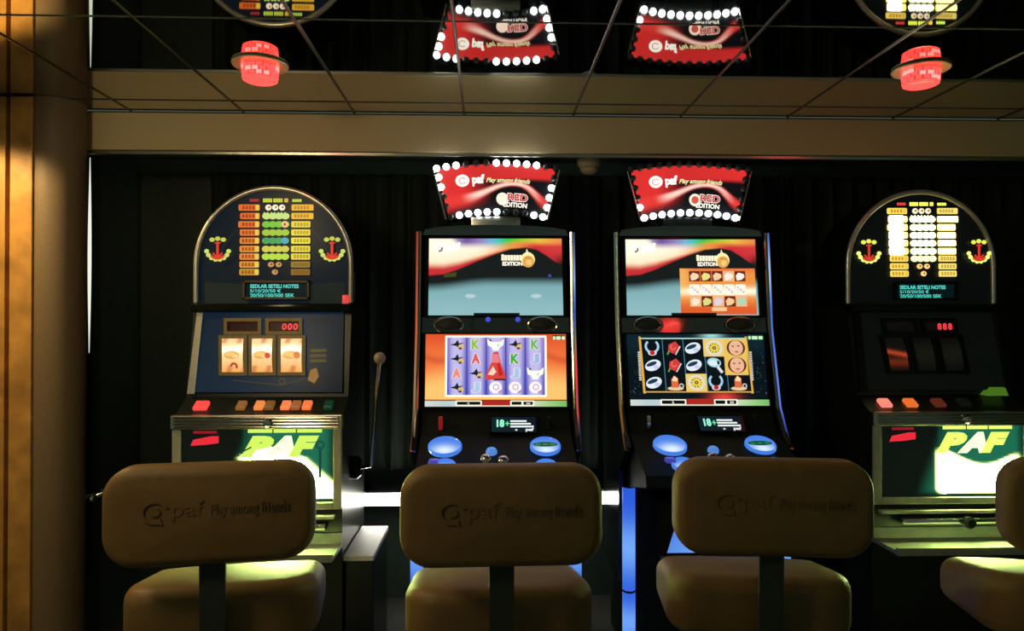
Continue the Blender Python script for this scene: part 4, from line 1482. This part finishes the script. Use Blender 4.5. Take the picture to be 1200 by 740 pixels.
    for s in (-1, 1):
        for za, zb2 in ((zsp + 0.004, ztop), (0.10, zsp - 0.004)):
            pts = [(s * 0.29 + 0.024 * math.cos(math.radians(180 + 20 * k)), 0.004 + 0.030 * math.sin(math.radians(180 + 20 * k))) for k in range(10)]
            c = Canvas((0, 0, 1, 1), (0, 0, 1), (1, 0, 1), (1, 0, 0), (0, 0, 0))
            nn_ = 12
            c.c = []
            for i in range(nn_):
                for k in range(len(pts) - 1):
                    base = len(c.v)
                    z0_, z1_ = za + (zb2 - za) * i / nn_, za + (zb2 - za) * (i + 1) / nn_
                    c.v += [Vector((*pts[k], z0_)), Vector((*pts[k + 1], z0_)), Vector((*pts[k + 1], z1_)), Vector((*pts[k], z1_))]
                    c.f.append((base, base + 1, base + 2, base + 3))

                    def cl(z, k):
                        g = math.exp(-((z - 0.47) / 0.09) ** 2) + 0.9 * math.exp(-((z - 0.20) / 0.06) ** 2)
                        return mixc(C(42, 92, 222), C(120, 176, 250, 1.05), 0.85 * g)
                    c.c.append([cl(z0_, k), cl(z0_, k + 1), cl(z1_, k + 1), cl(z1_, k)])
            c.build('corner_light', mat_print(1.0), t)
    p0 = L(581, 626, 2.55)
    zbl, ztl = L(581, 650, 2.52).z, L(581, 600, 2.52).z
    by = -0.07
    ped = MB().prism([(by - 0.015, zbl - 0.01), (by + 0.012, ztl + 0.02), (0.02, ztl + 0.05), (0.02, zbl - 0.01)], -0.20, 0.20, 'x').build('belly_box', M_BLACK, t)
    c = Canvas((-0.2, 1, 0.2, 0), (-0.115, by + 0.004, ztl), (0.115, by + 0.004, ztl), (0.17, by - 0.0165, zbl), (-0.17, by - 0.0165, zbl))
    c.grid(12, 6, lambda s, tt: mixc(C(120, 176, 250, 1.0), C(46, 90, 214), abs(2 * s - 1) * 0.5 + 0.3 * (1 - tt)))
    c.build('belly_light', mat_print(1.0), ped)
    MB().bbox(-0.185, 0.185, by - 0.055, 0.02, zbl - 0.035, zbl - 0.012, 0.005).build('foot_ledge', mat('dark_steel', (0.12, 0.12, 0.14), 0.35, 0.5), t)
    return t


video(VXC, 'video slot machine with the orange desert game, blue screen glow and lit bulb sign', False)
video(VX2, 'video slot machine with the dark jewel and candle game beside the right reel machine', True)


# ================================================================== STOOLS
def cushion(w, h, th, r, er, rings=5, dome=0.0, n=9):
    """upholstered pad: rounded outline in (x, z), thickness along y from 0 (rear) to th"""
    mb = MB()
    vs, fs = [], []
    prof = []
    for k in range(7):
        a = math.pi / 2 * k / 6
        prof.append((er * (1 - math.sin(a)), er * (1 - math.cos(a))))
    back = prof
    front = [(i, th - y) for i, y in prof[::-1]]
    cnt = None

    def ring(inset, y):
        pts = round_rect(w - 2 * inset, h - 2 * inset, max(0.004, r - inset), n)
        return [(p[0], y, p[1]) for p in pts]

    def scaled(base, s, y):
        return [(p[0] * s, y, p[2] * s) for p in base]
    layers = []
    b0 = ring(er, 0)
    for k in range(rings):
        s = 0.02 + 0.98 * k / rings
        layers.append(scaled(b0, s, -dome * (1 - s * s)))
    for i, y in back:
        layers.append(ring(i, y))
    for i, y in front:
        layers.append(ring(i, y))
    f0 = ring(er, th)
    for k in range(rings - 1, -1, -1):
        s = 0.02 + 0.98 * k / rings
        layers.append(scaled(f0, s, th + dome * (1 - s * s)))
    cnt = len(layers[0])
    for l in layers:
        vs += l
    for i in range(len(layers) - 1):
        fs += [(i * cnt + k, i * cnt + (k + 1) % cnt, (i + 1) * cnt + (k + 1) % cnt, (i + 1) * cnt + k) for k in range(cnt)]
    fs.append(tuple(range(cnt)))
    fs.append(tuple((len(layers) - 1) * cnt + k for k in range(cnt))[::-1])
    return vs, fs


def make_stool():
    t = thing('stool', 'x', 'stool', (0, 0, 0), group='tan upholstered stools in front of the machines')
    # backrest, gently curved round the sitter
    w, h, th = 0.438, 0.217, 0.075
    K = 0.22
    vs, fs = cushion(w, h, th, 0.068, 0.026, dome=0.004)
    zc = 0.881
    vs = [(x, y + K * x * x, z + zc) for x, y, z in vs]
    back = MB().add(vs, fs).build('backrest', M_LEATHER, t, smooth=True)
    # embossed emblem and words on the rear
    mb = MB()

    def emb(pts2, faces, depth=0.0022):
        n = len(pts2)
        vv = []
        for x, z in pts2:
            vv.append((x, K * x * x - 0.004 - depth, z))
        for x, z in pts2:
            vv.append((x, K * x * x + 0.004, z))
        ff = [tuple(q) for q in faces]
        # side walls from boundary edges
        cnt = {}
        for q in faces:
            for a, b in zip(q, list(q[1:]) + [q[0]]):
                cnt[(a, b)] = cnt.get((a, b), 0) + 1
        for (a, b) in cnt:
            if (b, a) not in cnt:
                ff.append((a, b, n + b, n + a))
        mb.add(vv, ff)
    # ring emblem
    for r0, r1, a0, a1 in ((0.022, 0.030, 20, 290), (0.0, 0.011, 0, 360)):
        pts2, faces = [], []
        N = 28
        for k in range(N + 1):
            a = math.radians(a0 + (a1 - a0) * k / N)
            for r in (r0, r1):
                pts2.append((-0.106 + r * math.cos(a), zc + 0.016 + r * math.sin(a) * 0.85))
        for k in range(N):
            faces.append((2 * k, 2 * k + 1, 2 * k + 3, 2 * k + 2))
        emb(pts2, faces)
    emb([(-0.110, zc - 0.006), (-0.090, zc - 0.012), (-0.094, zc + 0.002)], [(0, 1, 2)])
    for s, x0, x1_, z0, z1 in (('paf', -0.072, -0.008, zc - 0.006, zc + 0.038), ('Play among friends', 0.006, 0.165, zc - 0.000, zc + 0.030)):
        v2, f2, ax, bx, ay, by_ = text_mesh(s, 0.0)
        emb([(x0 + (x1_ - x0) * (v[0] - ax) / (bx - ax), z0 + (z1 - z0) * (v[1] - ay) / (by_ - ay)) for v in v2], f2, 0.0012)
    mb.build('embossed_lettering', M_LEATHER, back)
    # seat: thick domed cushion whose front edge falls away
    vs, fs = cushion(0.440, 0.375, 0.150, 0.095, 0.040, dome=0.006)
    out = []
    for x, y, z in vs:
        yy = 0.275 + z                      # depth into the scene
        zz = 0.526 + y
        u = (z + 0.1875) / 0.375
        zz += 0.022 - 0.060 * u * u * (1 if y > 0.06 else 0.2) - 0.012 * u
        out.append((x, yy, zz))
    MB().add(out, fs).build('seat', M_LEATHER, t, smooth=True)
    # flat black back post with its foot under the seat
    post = [(0.030, 0.93), (0.042, 0.93), (0.060, 0.56), (0.074, 0.505), (0.40, 0.488), (0.40, 0.476), (0.066, 0.492), (0.048, 0.55)]
    MB().prism(post, -0.027, 0.027, 'x').build('back_post', M_MATTE, t)
    MB().bbox(-0.11, 0.11, 0.16, 0.40, 0.490, 0.512, 0.004).build('seat_plate', M_MATTE, t)
    MB().lathe([(0.030, 0.04), (0.030, 0.30), (0.024, 0.31), (0.024, 0.488)], 20, center=(0, 0.28, 0)).build('column', M_CHROME, t, smooth=True)
    MB().lathe([(0.0, 0.0), (0.225, 0.0), (0.225, 0.008), (0.20, 0.020), (0.06, 0.038), (0.035, 0.060), (0.0, 0.060)], 36, center=(0, 0.28, 0)).build('base', M_BRUSHED, t, smooth=True)
    ring = [(0.17 * math.cos(2 * math.pi * k / 28), 0.28 + 0.17 * math.sin(2 * math.pi * k / 28), 0.27) for k in range(28)]
    fr = MB().tube(ring, 0.010, 8, closed=True)
    fr.tube([(-0.165, 0.28, 0.27), (0.165, 0.28, 0.27)], 0.007, 8)
    fr.build('foot_ring', M_CHROME, t, smooth=True)
    return t


def copy_tree(o, parent=None):
    c = o.copy()
    COL.objects.link(c)
    c.parent = parent
    for ch in list(o.children):
        copy_tree(ch, c)
    return c


stool = make_stool()
spots = [((244, 600), 1.540, 9.0, 'tan stool with a clearly embossed emblem, in front of the left blue reel machine'),
         ((589, 602), 1.500, 1.5, 'tan stool in front of the video machine with the orange desert game'),
         ((910, 596), 1.545, -7.0, 'tan stool with the shaded back, in front of the video machine with the dark game'),
         ((1314, 600), 1.50, -13.0, 'tan stool cut off by the right edge of the picture')]
for k, ((px, py), Y, rz, lab) in enumerate(spots):
    o = stool if k == 0 else copy_tree(stool)
    p = at(px, py, Y)
    o.location = (p.x, Y, 0)
    o.rotation_euler = (0, 0, math.radians(rz))
    o['label'] = lab
